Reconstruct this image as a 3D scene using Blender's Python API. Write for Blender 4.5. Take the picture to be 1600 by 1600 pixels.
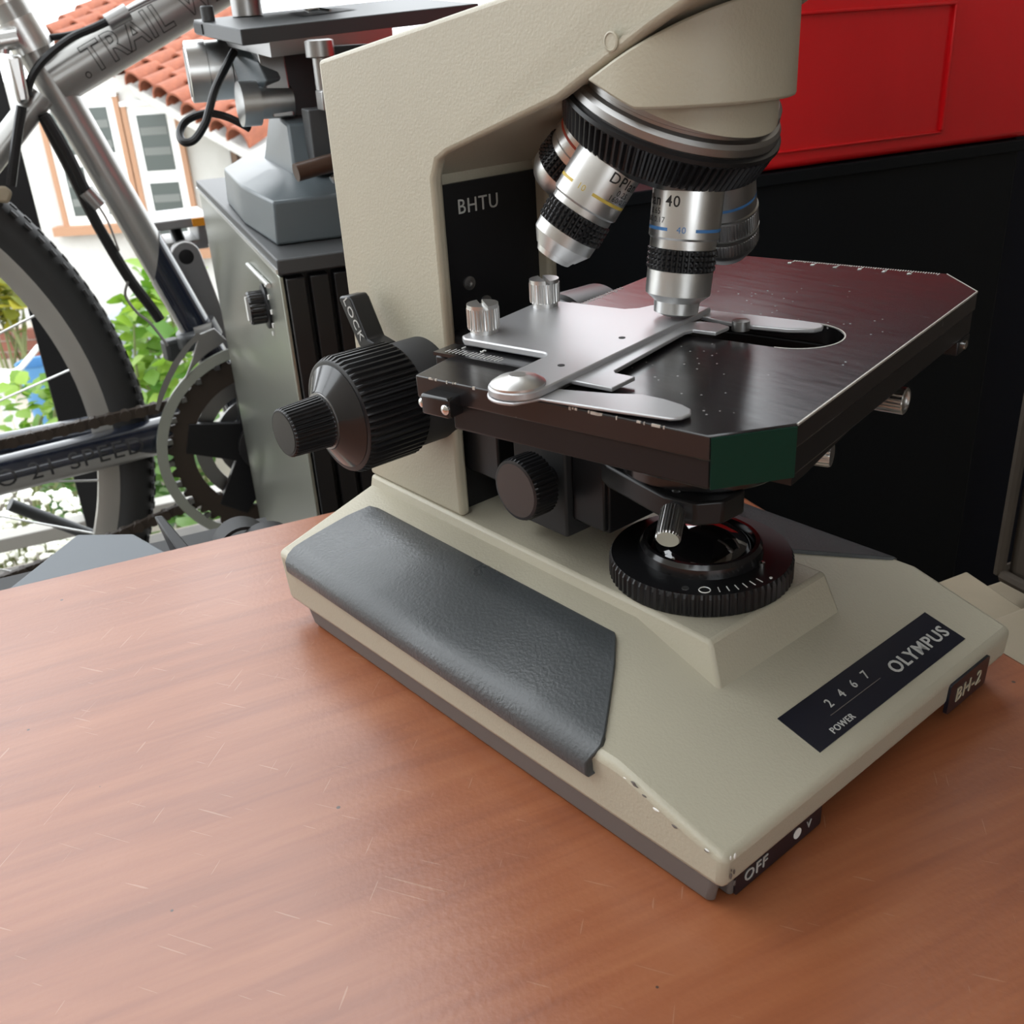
import bpy, bmesh, math, random
from math import sin, cos, pi, radians, atan2, hypot
from mathutils import Vector, Matrix
from mathutils.geometry import tessellate_polygon
random.seed(7)
for o in list(bpy.data.objects): bpy.data.objects.remove(o)
scene = bpy.context.scene
COL = scene.collection
MM = 0.001

# ------------------------------------------------------------------ camera
# world frame: origin on the table under the big microscope's optical axis, X = its front, Z = up
FPX = 1580.0
CAM = Vector((0.22235, -0.27944, 0.258))
FWD = Vector((-0.699974, 0.56682777, -0.43444526)).normalized()
RGT = Vector((0.64979652, 0.75788262, -0.05812414)); RGT = (RGT - FWD * RGT.dot(FWD)).normalized()
UPV = RGT.cross(FWD).normalized()
cd = bpy.data.cameras.new('camera'); cam = bpy.data.objects.new('camera', cd); COL.objects.link(cam)
cam.matrix_world = Matrix(((RGT.x, UPV.x, -FWD.x, CAM.x), (RGT.y, UPV.y, -FWD.y, CAM.y), (RGT.z, UPV.z, -FWD.z, CAM.z), (0, 0, 0, 1)))
cd.sensor_width = 36.0; cd.sensor_fit = 'HORIZONTAL'; cd.lens = 36.0 * FPX / 1600.0
cd.clip_start = 0.01; cd.clip_end = 200
cd.dof.use_dof = True; cd.dof.focus_distance = 0.40; cd.dof.aperture_fstop = 32.0
scene.camera = cam

# ------------------------------------------------------------------ sky and exposure
w = bpy.data.worlds.new('world'); scene.world = w; w.use_nodes = True
wn = w.node_tree.nodes; wl = w.node_tree.links
bg = wn['Background']; bg.inputs[0].default_value = (0.93, 0.97, 1.0, 1); bg.inputs[1].default_value = 3.3
vs = scene.view_settings
vs.view_transform = 'Standard'; vs.look = 'None'; vs.gamma = 1.0; vs.use_curve_mapping = False
vs.exposure = 0.30

# ------------------------------------------------------------------ measuring helpers (pixel of the photograph -> place)
def ray(x, y): return FWD + RGT * ((x - 800) / FPX) - UPV * ((y - 800) / FPX)
def G(x, y, d): return CAM + ray(x, y) * d
def GZ(x, y, z):
    r = ray(x, y); return CAM + r * ((z - CAM.z) / r.z)
def GP(x, y, p, n):
    r = ray(x, y); return CAM + r * ((p - CAM).dot(n) / r.dot(n))
TA = radians(74.0)                                   # everything on the deck runs along this direction
TV = Vector((cos(TA), sin(TA), 0)); OV = Vector((-sin(TA), cos(TA), 0))   # along the deck edge / outwards
def D(o, t, z): return OV * o + TV * t + Vector((0, 0, z))
FLOOR = -0.602

# ------------------------------------------------------------------ mesh helpers
ORI = {}
def origin_of(p):
    return ORI.get(p.name, Vector((0, 0, 0))) if p else Vector((0, 0, 0))
class MB:
    def __init__(s): s.v = []; s.f = []
    def add(s, vs_, fs):
        b = len(s.v); s.v += [Vector(p) for p in vs_]; s.f += [[i + b for i in f] for f in fs]; return s
    def xf(s, m):
        s.v = [m @ p for p in s.v]; return s
    def box(s, c, size, m=None):
        c = Vector(c); hx, hy, hz = size[0] / 2, size[1] / 2, size[2] / 2
        P = [Vector((x, y, z)) + c for x in (-hx, hx) for y in (-hy, hy) for z in (-hz, hz)]
        if m is not None: P = [m @ p for p in P]
        return s.add(P, [(0, 1, 3, 2), (4, 6, 7, 5), (0, 4, 5, 1), (2, 3, 7, 6), (0, 2, 6, 4), (1, 5, 7, 3)])
    def hexa(s, lo, hi):                             # lo, hi: rings of the same length
        n = len(lo)
        return s.add(list(lo) + list(hi), [list(range(n))[::-1], list(range(n, 2 * n))] + [[i, (i + 1) % n, n + (i + 1) % n, n + i] for i in range(n)])
    def prism(s, outer, z0, z1, fr=None, holes=()):
        loops = [[Vector((p[0], p[1], 0)) for p in outer]] + [[Vector((p[0], p[1], 0)) for p in h] for h in holes]
        flat = [p for l in loops for p in l]
        tri = tessellate_polygon(loops) if holes or True else None
        n = len(flat)
        P = [Vector((p.x, p.y, z0)) for p in flat] + [Vector((p.x, p.y, z1)) for p in flat]
        if fr is not None: P = [fr @ p for p in P]
        fs = []
        if holes:
            fs += [list(t)[::-1] for t in tri] + [[i + n for i in t] for t in tri]
        else:
            fs += [list(range(n))[::-1], [i + n for i in range(n)]]
        b = 0
        for l in loops:
            k = len(l)
            for i in range(k): fs.append([b + i, b + (i + 1) % k, n + b + (i + 1) % k, n + b + i])
            b += k
        return s.add(P, fs)
    def lathe(s, prof, p0, ax, seg=48, ref=None, knurl=None, cap0=True, cap1=True):
        # prof: (radius, height along axis); knurl: dict ring-index -> (teeth depth)
        ax = Vector(ax).normalized(); p0 = Vector(p0)
        r0 = Vector(ref) if ref is not None else (Vector((0, 0, 1)) if abs(ax.z) < .9 else Vector((1, 0, 0)))
        e1 = (r0 - ax * r0.dot(ax)).normalized(); e2 = ax.cross(e1)
        P = []
        for j, (r, h) in enumerate(prof):
            for i in range(seg):
                a = 2 * pi * i / seg
                rr = r - (knurl[j] if knurl and j in knurl and (i % 4 in (2, 3) if seg % 4 == 0 else i % 2) else 0)
                P.append(p0 + ax * h + (e1 * cos(a) + e2 * sin(a)) * rr)
        fs = []
        for j in range(len(prof) - 1):
            for i in range(seg):
                k = (i + 1) % seg
                fs.append((j * seg + i, j * seg + k, (j + 1) * seg + k, (j + 1) * seg + i))
        if cap0: fs.append(list(range(seg))[::-1])
        if cap1: fs.append(list(range((len(prof) - 1) * seg, len(prof) * seg)))
        return s.add(P, fs)
    def tube(s, pts, r, seg=10, rz=None, closed=False, caps=True):
        pts = [Vector(p) for p in pts]; n = len(pts)
        rs = r if isinstance(r, (list, tuple)) else [r] * n
        t0 = (pts[1] - pts[0]).normalized()
        nrm = t0.orthogonal().normalized(); P = []
        for i in range(n):
            if closed: t = (pts[(i + 1) % n] - pts[i - 1]).normalized()
            else: t = (pts[min(i + 1, n - 1)] - pts[max(i - 1, 0)]).normalized()
            nrm = (nrm - t * nrm.dot(t)).normalized(); b = t.cross(nrm)
            for k in range(seg):
                a = 2 * pi * k / seg; P.append(pts[i] + (nrm * cos(a) + b * sin(a)) * rs[i])
        fs = []
        for i in range(n if closed else n - 1):
            j = (i + 1) % n
            for k in range(seg):
                l = (k + 1) % seg; fs.append((i * seg + k, i * seg + l, j * seg + l, j * seg + k))
        if caps and not closed: fs += [list(range(seg))[::-1], list(range((n - 1) * seg, n * seg))]
        return s.add(P, fs)
    def cyl(s, a, b, r, seg=24): return s.tube([a, b], r, seg)
    def sphere(s, c, r, seg=16, rings=10, sc=(1, 1, 1)):
        c = Vector(c); P = [c + Vector((0, 0, r * sc[2]))]
        for j in range(1, rings):
            ph = pi * j / rings
            for i in range(seg):
                a = 2 * pi * i / seg; P.append(c + Vector((r * sin(ph) * cos(a) * sc[0], r * sin(ph) * sin(a) * sc[1], r * cos(ph) * sc[2])))
        P.append(c - Vector((0, 0, r * sc[2]))); fs = []
        for i in range(seg): fs.append((0, 1 + i, 1 + (i + 1) % seg))
        for j in range(rings - 2):
            for i in range(seg):
                k = (i + 1) % seg; a = 1 + j * seg; fs.append((a + i, a + seg + i, a + seg + k, a + k))
        e = len(P) - 1; a = 1 + (rings - 2) * seg
        for i in range(seg): fs.append((e, a + (i + 1) % seg, a + i))
        return s.add(P, fs)
    def build(s, name, m, parent=None, sharp=35, bevel=0, bseg=2, flip_fix=True, bang=30):
        me = bpy.data.meshes.new(name)
        og = origin_of(parent)
        me.from_pydata([tuple(p - og) for p in s.v], [], s.f)
        bm = bmesh.new(); bm.from_mesh(me)
        if flip_fix: bmesh.ops.recalc_face_normals(bm, faces=bm.faces)
        bm.to_mesh(me); bm.free()
        me.materials.append(m)
        for p in me.polygons: p.use_smooth = True
        me.set_sharp_from_angle(angle=radians(sharp))
        o = bpy.data.objects.new(name, me); COL.objects.link(o)
        if parent: o.parent = parent; ORI[o.name] = og
        if bevel:
            b = o.modifiers.new('bevel', 'BEVEL'); b.width = bevel; b.segments = bseg; b.limit_method = 'ANGLE'; b.angle_limit = radians(bang); b.harden_normals = False
        return o
def empty(name, loc):
    o = bpy.data.objects.new(name, None); COL.objects.link(o); o.location = loc; o.empty_display_size = .05
    ORI[o.name] = Vector(loc); return o
def tag(o, label=None, cat=None, group=None, kind=None):
    if label: o['label'] = label
    if cat: o['category'] = cat
    if group: o['group'] = group
    if kind: o['kind'] = kind
    return o
def frame(o, x, y, z=None):
    x = Vector(x).normalized(); y = Vector(y); y = (y - x * y.dot(x)).normalized(); z = x.cross(y)
    return Matrix(((x.x, y.x, z.x, o[0]), (x.y, y.y, z.y, o[1]), (x.z, y.z, z.z, o[2]), (0, 0, 0, 1)))
def arc(cx, cy, r, a0, a1, n): return [(cx + r * cos(radians(a0 + (a1 - a0) * i / n)), cy + r * sin(radians(a0 + (a1 - a0) * i / n))) for i in range(n + 1)]
def rrect(x0, y0, x1, y1, r, n=5):
    return arc(x1 - r, y0 + r, r, -90, 0, n) + arc(x1 - r, y1 - r, r, 0, 90, n) + arc(x0 + r, y1 - r, r, 90, 180, n) + arc(x0 + r, y0 + r, r, 180, 270, n)
def bez(pts, n=8):                                   # Catmull-Rom through points
    pts = [Vector(p) for p in pts]; out = []
    for i in range(len(pts) - 1):
        p0 = pts[max(i - 1, 0)]; p1 = pts[i]; p2 = pts[i + 1]; p3 = pts[min(i + 2, len(pts) - 1)]
        for k in range(n):
            t = k / n
            out.append(.5 * ((2 * p1) + (p2 - p0) * t + (2 * p0 - 5 * p1 + 4 * p2 - p3) * t * t + (3 * p1 - p0 - 3 * p2 + p3) * t ** 3))
    return out + [pts[-1]]
_dg = None
def text_mesh(body, size, depth=0.0002, bold=0.0, sx=1.0, align='CENTER'):
    cu = bpy.data.curves.new('lettering', 'FONT'); cu.body = body; cu.size = size; cu.extrude = depth; cu.offset = bold * size
    cu.align_x = align; cu.align_y = 'CENTER'; cu.resolution_u = 3; cu.space_character = 1.12
    to = bpy.data.objects.new('lettering', cu); COL.objects.link(to)
    dg = bpy.context.evaluated_depsgraph_get()
    me = bpy.data.meshes.new_from_object(to.evaluated_get(dg))
    vs_ = [Vector((v.co.x * sx, v.co.y, v.co.z)) for v in me.vertices]; fs = [list(p.vertices) for p in me.polygons]
    bpy.data.objects.remove(to); bpy.data.meshes.remove(me); bpy.data.curves.remove(cu)
    return vs_, fs
def lettering(body, size, fr, m, parent, bold=0.0, sx=1.0, depth=0.0002, wrap=None, align='CENTER'):
    vs_, fs = text_mesh(body, size, depth, bold, sx, align); mb = MB()
    if wrap:                                          # cut long edges first so the letters follow the curve
        bm = bmesh.new(); q = [bm.verts.new(p) for p in vs_]
        for f in fs:
            try: bm.faces.new([q[i] for i in f])
            except ValueError: pass
        for _ in range(4):
            bmesh.ops.triangulate(bm, faces=bm.faces[:])
            le = [e for e in bm.edges if e.calc_length() > size * .16]
            if not le: break
            bmesh.ops.subdivide_edges(bm, edges=le, cuts=1)
        bm.verts.index_update(); vs_ = [wrap(v.co) for v in bm.verts]; fs = [[v.index for v in f.verts] for f in bm.faces]; bm.free()
    else: vs_ = [fr @ p for p in vs_]
    mb.add(vs_, fs)
    return mb.build('lettering', m, parent, flip_fix=False)

# ------------------------------------------------------------------ materials
def mat(name, col, rough=.5, metal=0., spec=.5, bump=None, var=None, coat=0., emis=None, rvar=None, trans=0, subs=0):
    m = bpy.data.materials.new(name); m.use_nodes = True
    nt = m.node_tree; N = nt.nodes; L = nt.links; b = N['Principled BSDF']
    b.inputs['Base Color'].default_value = (*col, 1); b.inputs['Roughness'].default_value = rough; b.inputs['Metallic'].default_value = metal
    b.inputs['Specular IOR Level'].default_value = spec
    if coat: b.inputs['Coat Weight'].default_value = coat; b.inputs['Coat Roughness'].default_value = .08
    if trans: b.inputs['Transmission Weight'].default_value = trans
    tc = N.new('ShaderNodeTexCoord')
    def noise(scale, det=3, dist=0):
        n = N.new('ShaderNodeTexNoise'); n.inputs['Scale'].default_value = scale; n.inputs['Detail'].default_value = det; n.inputs['Distortion'].default_value = dist
        L.new(tc.outputs['Object'], n.inputs['Vector']); return n
    if bump:
        n = noise(bump[0], 2); bp = N.new('ShaderNodeBump'); bp.inputs['Strength'].default_value = bump[1]; bp.inputs['Distance'].default_value = bump[2] if len(bump) > 2 else .0005
        L.new(n.outputs['Fac'], bp.inputs['Height']); L.new(bp.outputs['Normal'], b.inputs['Normal'])
    if var:
        n = noise(var[0], 5, .4); r = N.new('ShaderNodeValToRGB'); r.color_ramp.elements[0].position = .3; r.color_ramp.elements[1].position = .7
        c2 = var[1]
        r.color_ramp.elements[0].color = (*c2, 1); r.color_ramp.elements[1].color = (*col, 1)
        L.new(n.outputs['Fac'], r.inputs['Fac']); L.new(r.outputs['Color'], b.inputs['Base Color'])
    if rvar:
        n = noise(rvar[0], 4, .6); mr = N.new('ShaderNodeMapRange'); mr.inputs['From Min'].default_value = .35; mr.inputs['From Max'].default_value = .65
        mr.inputs['To Min'].default_value = rvar[1]; mr.inputs['To Max'].default_value = rvar[2]
        L.new(n.outputs['Fac'], mr.inputs['Value']); L.new(mr.outputs['Result'], b.inputs['Roughness'])
    return m
M = {}
M['cream'] = mat('cream_paint', (.40, .37, .285), .46, bump=(900, .35, .0004), var=(9, (.375, .345, .265)))
M['pad'] = mat('grey_rubber', (.045, .049, .051), .38, bump=(700, .45, .0004), rvar=(16, .24, .46))
M['skirt'] = mat('grey_brown_paint', (.115, .10, .092), .55)
M['black_gloss'] = mat('black_enamel', (.010, .010, .011), .16, spec=.6)
M['black'] = mat('black_satin', (.009, .009, .010), .34, spec=.35)
M['black_matte'] = mat('black_matte', (.014, .014, .015), .62)
M['alu'] = mat('satin_aluminium', (.66, .66, .65), .33, 1.0, bump=(1500, .08, .0002))
M['alu_dark'] = mat('dull_metal', (.36, .355, .35), .38, 1.0)
M['chrome'] = mat('chrome', (.78, .78, .77), .14, 1.0)
M['white'] = mat('white_print', (.75, .75, .72), .5)
M['grey_print'] = mat('grey_print', (.42, .42, .40), .5)
M['black_print'] = mat('black_print', (.01, .01, .01), .5)
M['gold'] = mat('yellow_print', (.50, .36, .06), .5)
M['blue'] = mat('blue_print', (.05, .17, .40), .5)
M['redband'] = mat('red_print', (.45, .06, .03), .5)
M['plate'] = mat('label_black', (.008, .009, .016), .28)
M['green'] = mat('dark_green', (.0006, .024, .0135), .45, spec=.2)
M['alu_plate'] = mat('dull_aluminium_plate', (.44, .44, .45), .36, .6, bump=(1500, .08, .0002))
M['lens'] = mat('dark_lens', (.003, .003, .004), .03, spec=.8, coat=1)
M['knobcap'] = mat('black_cap', (.018, .016, .014), .22)
M['dots'] = mat('chipped_bare_metal', (.55, .53, .48), .4, .4)

def stage_mat():
    m = mat('stage_enamel', (.011, .009, .010), .2, spec=.7)
    nt = m.node_tree; N = nt.nodes; L = nt.links; b = N['Principled BSDF']; tc = N.new('ShaderNodeTexCoord')
    mp = N.new('ShaderNodeMapping'); mp.inputs['Scale'].default_value = (1, 9, 1); mp.inputs['Rotation'].default_value = (0, 0, .5); L.new(tc.outputs['Object'], mp.inputs['Vector'])
    n = N.new('ShaderNodeTexNoise'); n.inputs['Scale'].default_value = 40; n.inputs['Detail'].default_value = 8; n.inputs['Roughness'].default_value = .75; L.new(mp.outputs['Vector'], n.inputs['Vector'])
    mr = N.new('ShaderNodeMapRange'); mr.inputs['From Min'].default_value = .3; mr.inputs['From Max'].default_value = .7; mr.inputs['To Min'].default_value = .19; mr.inputs['To Max'].default_value = .28
    L.new(n.outputs['Fac'], mr.inputs['Value']); L.new(mr.outputs['Result'], b.inputs['Roughness'])
    v = N.new('ShaderNodeTexVoronoi'); v.inputs['Scale'].default_value = 260; L.new(tc.outputs['Object'], v.inputs['Vector'])
    n2 = N.new('ShaderNodeTexNoise'); n2.inputs['Scale'].default_value = 22; L.new(tc.outputs['Object'], n2.inputs['Vector'])
    a = N.new('ShaderNodeMath'); a.operation = 'LESS_THAN'; a.inputs[1].default_value = .10; L.new(v.outputs['Distance'], a.inputs[0])
    c = N.new('ShaderNodeMath'); c.operation = 'GREATER_THAN'; c.inputs[1].default_value = .56; L.new(n2.outputs['Fac'], c.inputs[0])
    d = N.new('ShaderNodeMath'); d.operation = 'MULTIPLY'; L.new(a.outputs[0], d.inputs[0]); L.new(c.outputs[0], d.inputs[1])
    mx = N.new('ShaderNodeMix'); mx.data_type = 'RGBA'; mx.inputs[6].default_value = (.010, .009, .010, 1); mx.inputs[7].default_value = (.30, .29, .28, 1)
    L.new(d.outputs[0], mx.inputs[0]); L.new(mx.outputs[2], b.inputs['Base Color'])
    bp = N.new('ShaderNodeBump'); bp.inputs['Strength'].default_value = .01; bp.inputs['Distance'].default_value = .0001; L.new(n.outputs['Fac'], bp.inputs['Height']); L.new(bp.outputs['Normal'], b.inputs['Normal'])
    return m
M['stage'] = stage_mat()

def wood_mat():
    m = mat('cherry_laminate', (.3, .1, .05), .3, spec=.9)
    nt = m.node_tree; N = nt.nodes; L = nt.links; b = N['Principled BSDF']; tc = N.new('ShaderNodeTexCoord')
    mp = N.new('ShaderNodeMapping'); mp.inputs['Scale'].default_value = (3.4, 34, 1); L.new(tc.outputs['Object'], mp.inputs['Vector'])
    n1 = N.new('ShaderNodeTexNoise'); n1.inputs['Scale'].default_value = 1.6; n1.inputs['Detail'].default_value = 5; n1.inputs['Distortion'].default_value = .9; n1.inputs['Roughness'].default_value = .55
    L.new(mp.outputs['Vector'], n1.inputs['Vector'])
    mp2 = N.new('ShaderNodeMapping'); mp2.inputs['Scale'].default_value = (14, 320, 1); L.new(tc.outputs['Object'], mp2.inputs['Vector'])
    n2 = N.new('ShaderNodeTexNoise'); n2.inputs['Scale'].default_value = 1.0; n2.inputs['Detail'].default_value = 3; L.new(mp2.outputs['Vector'], n2.inputs['Vector'])
    ad = N.new('ShaderNodeMath'); ad.operation = 'MULTIPLY_ADD'; ad.inputs[1].default_value = .35; L.new(n2.outputs['Fac'], ad.inputs[0]); L.new(n1.outputs['Fac'], ad.inputs[2])
    r = N.new('ShaderNodeValToRGB'); e = r.color_ramp.elements
    e[0].position = .36; e[0].color = (.190, .053, .020, 1); e[1].position = .98; e[1].color = (.325, .115, .047, 1)
    k = e.new(.66); k.color = (.265, .082, .031, 1)
    L.new(ad.outputs[0], r.inputs['Fac'])
    # fine scratches and specks
    def scr(rot, scale, thr):
        m0 = N.new('ShaderNodeMapping'); m0.inputs['Rotation'].default_value = (0, 0, rot); L.new(tc.outputs['Object'], m0.inputs['Vector'])
        mm = N.new('ShaderNodeMapping'); mm.inputs['Scale'].default_value = (7, 150, 1); L.new(m0.outputs['Vector'], mm.inputs['Vector'])
        nn = N.new('ShaderNodeTexNoise'); nn.inputs['Scale'].default_value = scale; nn.inputs['Detail'].default_value = 1; nn.inputs['Distortion'].default_value = .25; L.new(mm.outputs['Vector'], nn.inputs['Vector'])
        g = N.new('ShaderNodeMath'); g.operation = 'GREATER_THAN'; g.inputs[1].default_value = thr; L.new(nn.outputs['Fac'], g.inputs[0]); return g
    s1 = scr(.8, 5, .745); s2 = scr(2.2, 5, .75)
    mx0 = N.new('ShaderNodeMath'); mx0.operation = 'MAXIMUM'; L.new(s1.outputs[0], mx0.inputs[0]); L.new(s2.outputs[0], mx0.inputs[1])
    v = N.new('ShaderNodeTexVoronoi'); v.inputs['Scale'].default_value = 38; L.new(tc.outputs['Object'], v.inputs['Vector'])
    sp = N.new('ShaderNodeMath'); sp.operation = 'LESS_THAN'; sp.inputs[1].default_value = .03; L.new(v.outputs['Distance'], sp.inputs[0])
    mxa = N.new('ShaderNodeMix'); mxa.data_type = 'RGBA'; mxa.inputs[7].default_value = (.46, .28, .19, 1); L.new(r.outputs['Color'], mxa.inputs[6])
    fa = N.new('ShaderNodeMath'); fa.operation = 'MULTIPLY'; fa.inputs[1].default_value = .35; L.new(mx0.outputs[0], fa.inputs[0]); L.new(fa.outputs[0], mxa.inputs[0])
    mxb = N.new('ShaderNodeMix'); mxb.data_type = 'RGBA'; mxb.inputs[7].default_value = (.05, .022, .015, 1); L.new(mxa.outputs[2], mxb.inputs[6]); L.new(sp.outputs[0], mxb.inputs[0])
    L.new(mxb.outputs[2], b.inputs['Base Color'])
    n3 = N.new('ShaderNodeTexNoise'); n3.inputs['Scale'].default_value = 7; n3.inputs['Detail'].default_value = 6; L.new(tc.outputs['Object'], n3.inputs['Vector'])
    mr = N.new('ShaderNodeMapRange'); mr.inputs['From Min'].default_value = .3; mr.inputs['From Max'].default_value = .7; mr.inputs['To Min'].default_value = .30; mr.inputs['To Max'].default_value = .42
    L.new(n3.outputs['Fac'], mr.inputs['Value']); L.new(mr.outputs['Result'], b.inputs['Roughness'])
    n4 = N.new('ShaderNodeTexNoise'); n4.inputs['Scale'].default_value = 420; n4.inputs['Detail'].default_value = 2; L.new(tc.outputs['Object'], n4.inputs['Vector'])
    bp = N.new('ShaderNodeBump'); bp.inputs['Strength'].default_value = .22; bp.inputs['Distance'].default_value = .0004; L.new(n4.outputs['Fac'], bp.inputs['Height']); L.new(bp.outputs['Normal'], b.inputs['Normal'])
    return m
M['wood'] = wood_mat()

# ================================================================== the setting
M['deck'] = mat('grey_deck_board', (.20, .19, .175), .7, var=(6, (.14, .13, .12)), bump=(60, .3, .002))
M['plaster'] = mat('dim_plaster', (.36, .32, .27), .8, bump=(80, .2, .002))
M['ceil'] = mat('ceiling_boards', (.36, .32, .27), .8)
M['ground'] = mat('garden_ground', (.30, .27, .22), .9, var=(1.5, (.20, .19, .15)))
def deck_box(name, o0, o1, t0, t1, z0, z1, m, parent=None, **k):
    lo = [D(o0, t0, z0), D(o1, t0, z0), D(o1, t1, z0), D(o0, t1, z0)]; hi = [p + Vector((0, 0, z1 - z0)) for p in lo]
    return MB().hexa(lo, hi).build(name, m, parent, **k)
fl = deck_box('floor', -2.4, 1.64, -3.2, 1.6, FLOOR - .05, FLOOR - .004, M['plaster']); tag(fl, 'grey planked deck floor under the table', kind='structure')
i = 0
for k in range(30):                                   # boards of the deck run along its edge
    o0 = -.35 + k * .066
    if o0 > 1.58: break
    deck_box('plank', o0 + .003, o0 + .063, -2.4, 1.55, FLOOR - .02, FLOOR, M['deck'], fl)
tag(deck_box('ceiling', -2.4, .95, -.70, 1.7, 1.95, 2.03, M['ceil']), 'boarded ceiling over the deck', kind='structure')  # unseen; left edge pulled in, a gap shaped to let high sky light through
tag(deck_box('wall_right', -2.4, 1.20, 1.2, 1.3, FLOOR - .05, 1.95, M['plaster']), 'dim plaster wall at the right of the deck', kind='structure')
WBF = frame(D(-2.4, 0, 0), TV, (0, 0, 1))              # unseen wall behind the camera; its opening is added to let in fill light
WBH = [(-.9, .1), (.1, .1), (.1, 1.1), (-.9, 1.1)]
tag(MB().prism([(-3.2, FLOOR - .05), (1.3, FLOOR - .05), (1.3, 1.95), (-3.2, 1.95)], -.1, 0, WBF, [WBH]).build('wall_back', M['plaster']), 'plaster wall behind the camera with an opening added for fill light', kind='structure')
wf = MB()
for x0, z0, x1, z1 in ((-.96, .04, .16, .1), (-.96, 1.1, .16, 1.16), (-.96, .1, -.9, 1.1), (.1, .1, .16, 1.1), (-.43, .1, -.37, 1.1)): wf.prism([(x0, z0), (x1, z0), (x1, z1), (x0, z1)], -.11, .02, WBF)
tag(wf.build('fill_window', mat('fill_frame_white', (.6, .58, .54), .6)), 'white frame of the fill light opening added behind the camera', kind='structure')
tag(deck_box('light_block_left', -2.4, .80, -2.0, -1.9, FLOOR - .05, 1.95, M['plaster']), 'unseen plaster wall added at the left end of the deck to block side light', kind='structure')  # out of view, added to cut the light coming from the left
gm = MB(); gz = -2.6
gm.add([(-60, -60, gz), (60, -60, gz), (60, 60, gz), (-60, 60, gz)], [(0, 1, 2, 3)])
tag(gm.build('ground', M['ground']), 'garden ground below the deck', kind='structure')

# ------------------------------------------------------------------ table
tb = empty('table', D(-.1, .0, FLOOR)); tag(tb, 'reddish cherry wood table with a scratched satin top under the microscope', 'table')
def table_top():
    me_o, me_t = (-.62, .2600), (-1.15, .128)
    mb = MB()
    poly = rrect(me_t[0], me_o[0], me_t[1], me_o[1], .012)
    mb.prism(poly, -.028, 0)
    o = mb.build('table_top', M['wood'], None, bevel=.002)
    return o
tt = table_top()
# local x of the top runs along the grain
tt.parent = tb; tt.rotation_euler = (0, 0, TA); tt.location = -ORI[tb.name]
for a, b in ((-.55, -1.08), (-.55, .06), (.19, -1.08), (.19, .06)):
    MB().hexa([D(a - .03, b - .03, FLOOR), D(a + .03, b - .03, FLOOR), D(a + .03, b + .03, FLOOR), D(a - .03, b + .03, FLOOR)],
              [D(a - .03, b - .03, -.028), D(a + .03, b - .03, -.028), D(a + .03, b + .03, -.028), D(a - .03, b + .03, -.028)]).build('leg', M['wood'], tb, bevel=.003)

# ================================================================== the big microscope (mm, its own axes)
S = empty('microscope', (0, 0, 0)); tag(S, 'large cream laboratory microscope with four objectives standing on the wooden table', 'microscope')
def mmv(*p): return Vector(p) * MM
def mml(L): return [Vector(p) * MM for p in L]
# --- base
b = MB()
V_ = []
for s in (-1, 1):
    V_ += [(-184, s * 94, 10.2), (80.6, s * 91, 12.4), (-186.5, s * 95, 36.5), (38, s * 93, 37.4), (81.3, s * 91.5, 26), (-194, s * 35, 49), (-7, s * 35, 49)]
V_ = mml(V_)
b.add(V_, [(0, 1, 4, 3, 2), (7, 9, 10, 11, 8), (2, 3, 6, 5), (9, 12, 13, 10), (3, 4, 11, 10, 13, 6), (1, 8, 11, 4), (0, 7, 8, 1), (5, 6, 13, 12), (0, 2, 5, 12, 9, 7)])
base = b.build('base', M['cream'], S, bevel=.0028, bseg=3)
b = MB()
lo = mml([(-194, -35.6, 46), (-7, -35.6, 46), (37.5, -38.6, 33), (37.5, 38.6, 33), (-7, 35.6, 46), (-194, 35.6, 46)])
hi = mml([(-194, -33.5, 54), (-10, -33.5, 54), (28, -34.5, 54), (28, 36.5, 54), (-10, 35, 54), (-194, 33.5, 54)])
b.hexa(lo, hi); b.build('lamp_housing', M['cream'], S, bevel=.0015, bseg=2)
# --- grey skirt below
b = MB()
b.hexa(mml([(-168, -90.8, 1.2), (73, -88.5, 1.2), (75, -86.5, 1.2), (66, -83, 1.2), (66, 83, 1.2), (75, 86.5, 1.2), (73, 88.5, 1.2), (-168, 90.8, 1.2), (-173, 85, 1.2), (-173, -85, 1.2)]),
       mml([(-170, -92.5, 13), (76, -90, 13), (78, -88, 13), (66, -84, 13), (66, 84, 13), (78, 88, 13), (76, 90, 13), (-170, 92.5, 13), (-175, 87, 13), (-175, -87, 13)]))
skirt = b.build('base_skirt', M['skirt'], S, bevel=.001)
for x, y in ((-150, -70), (-150, 70), (55, -70), (55, 70)):
    MB().lathe([(7, 0), (8, 1.5)], (0, 0, 0), (0, 0, 1), 20).xf(Matrix.Translation(mmv(x, y, 0)) @ Matrix.Diagonal((MM, MM, MM, 1))).build('rubber_foot', M['black_matte'], skirt)
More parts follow.
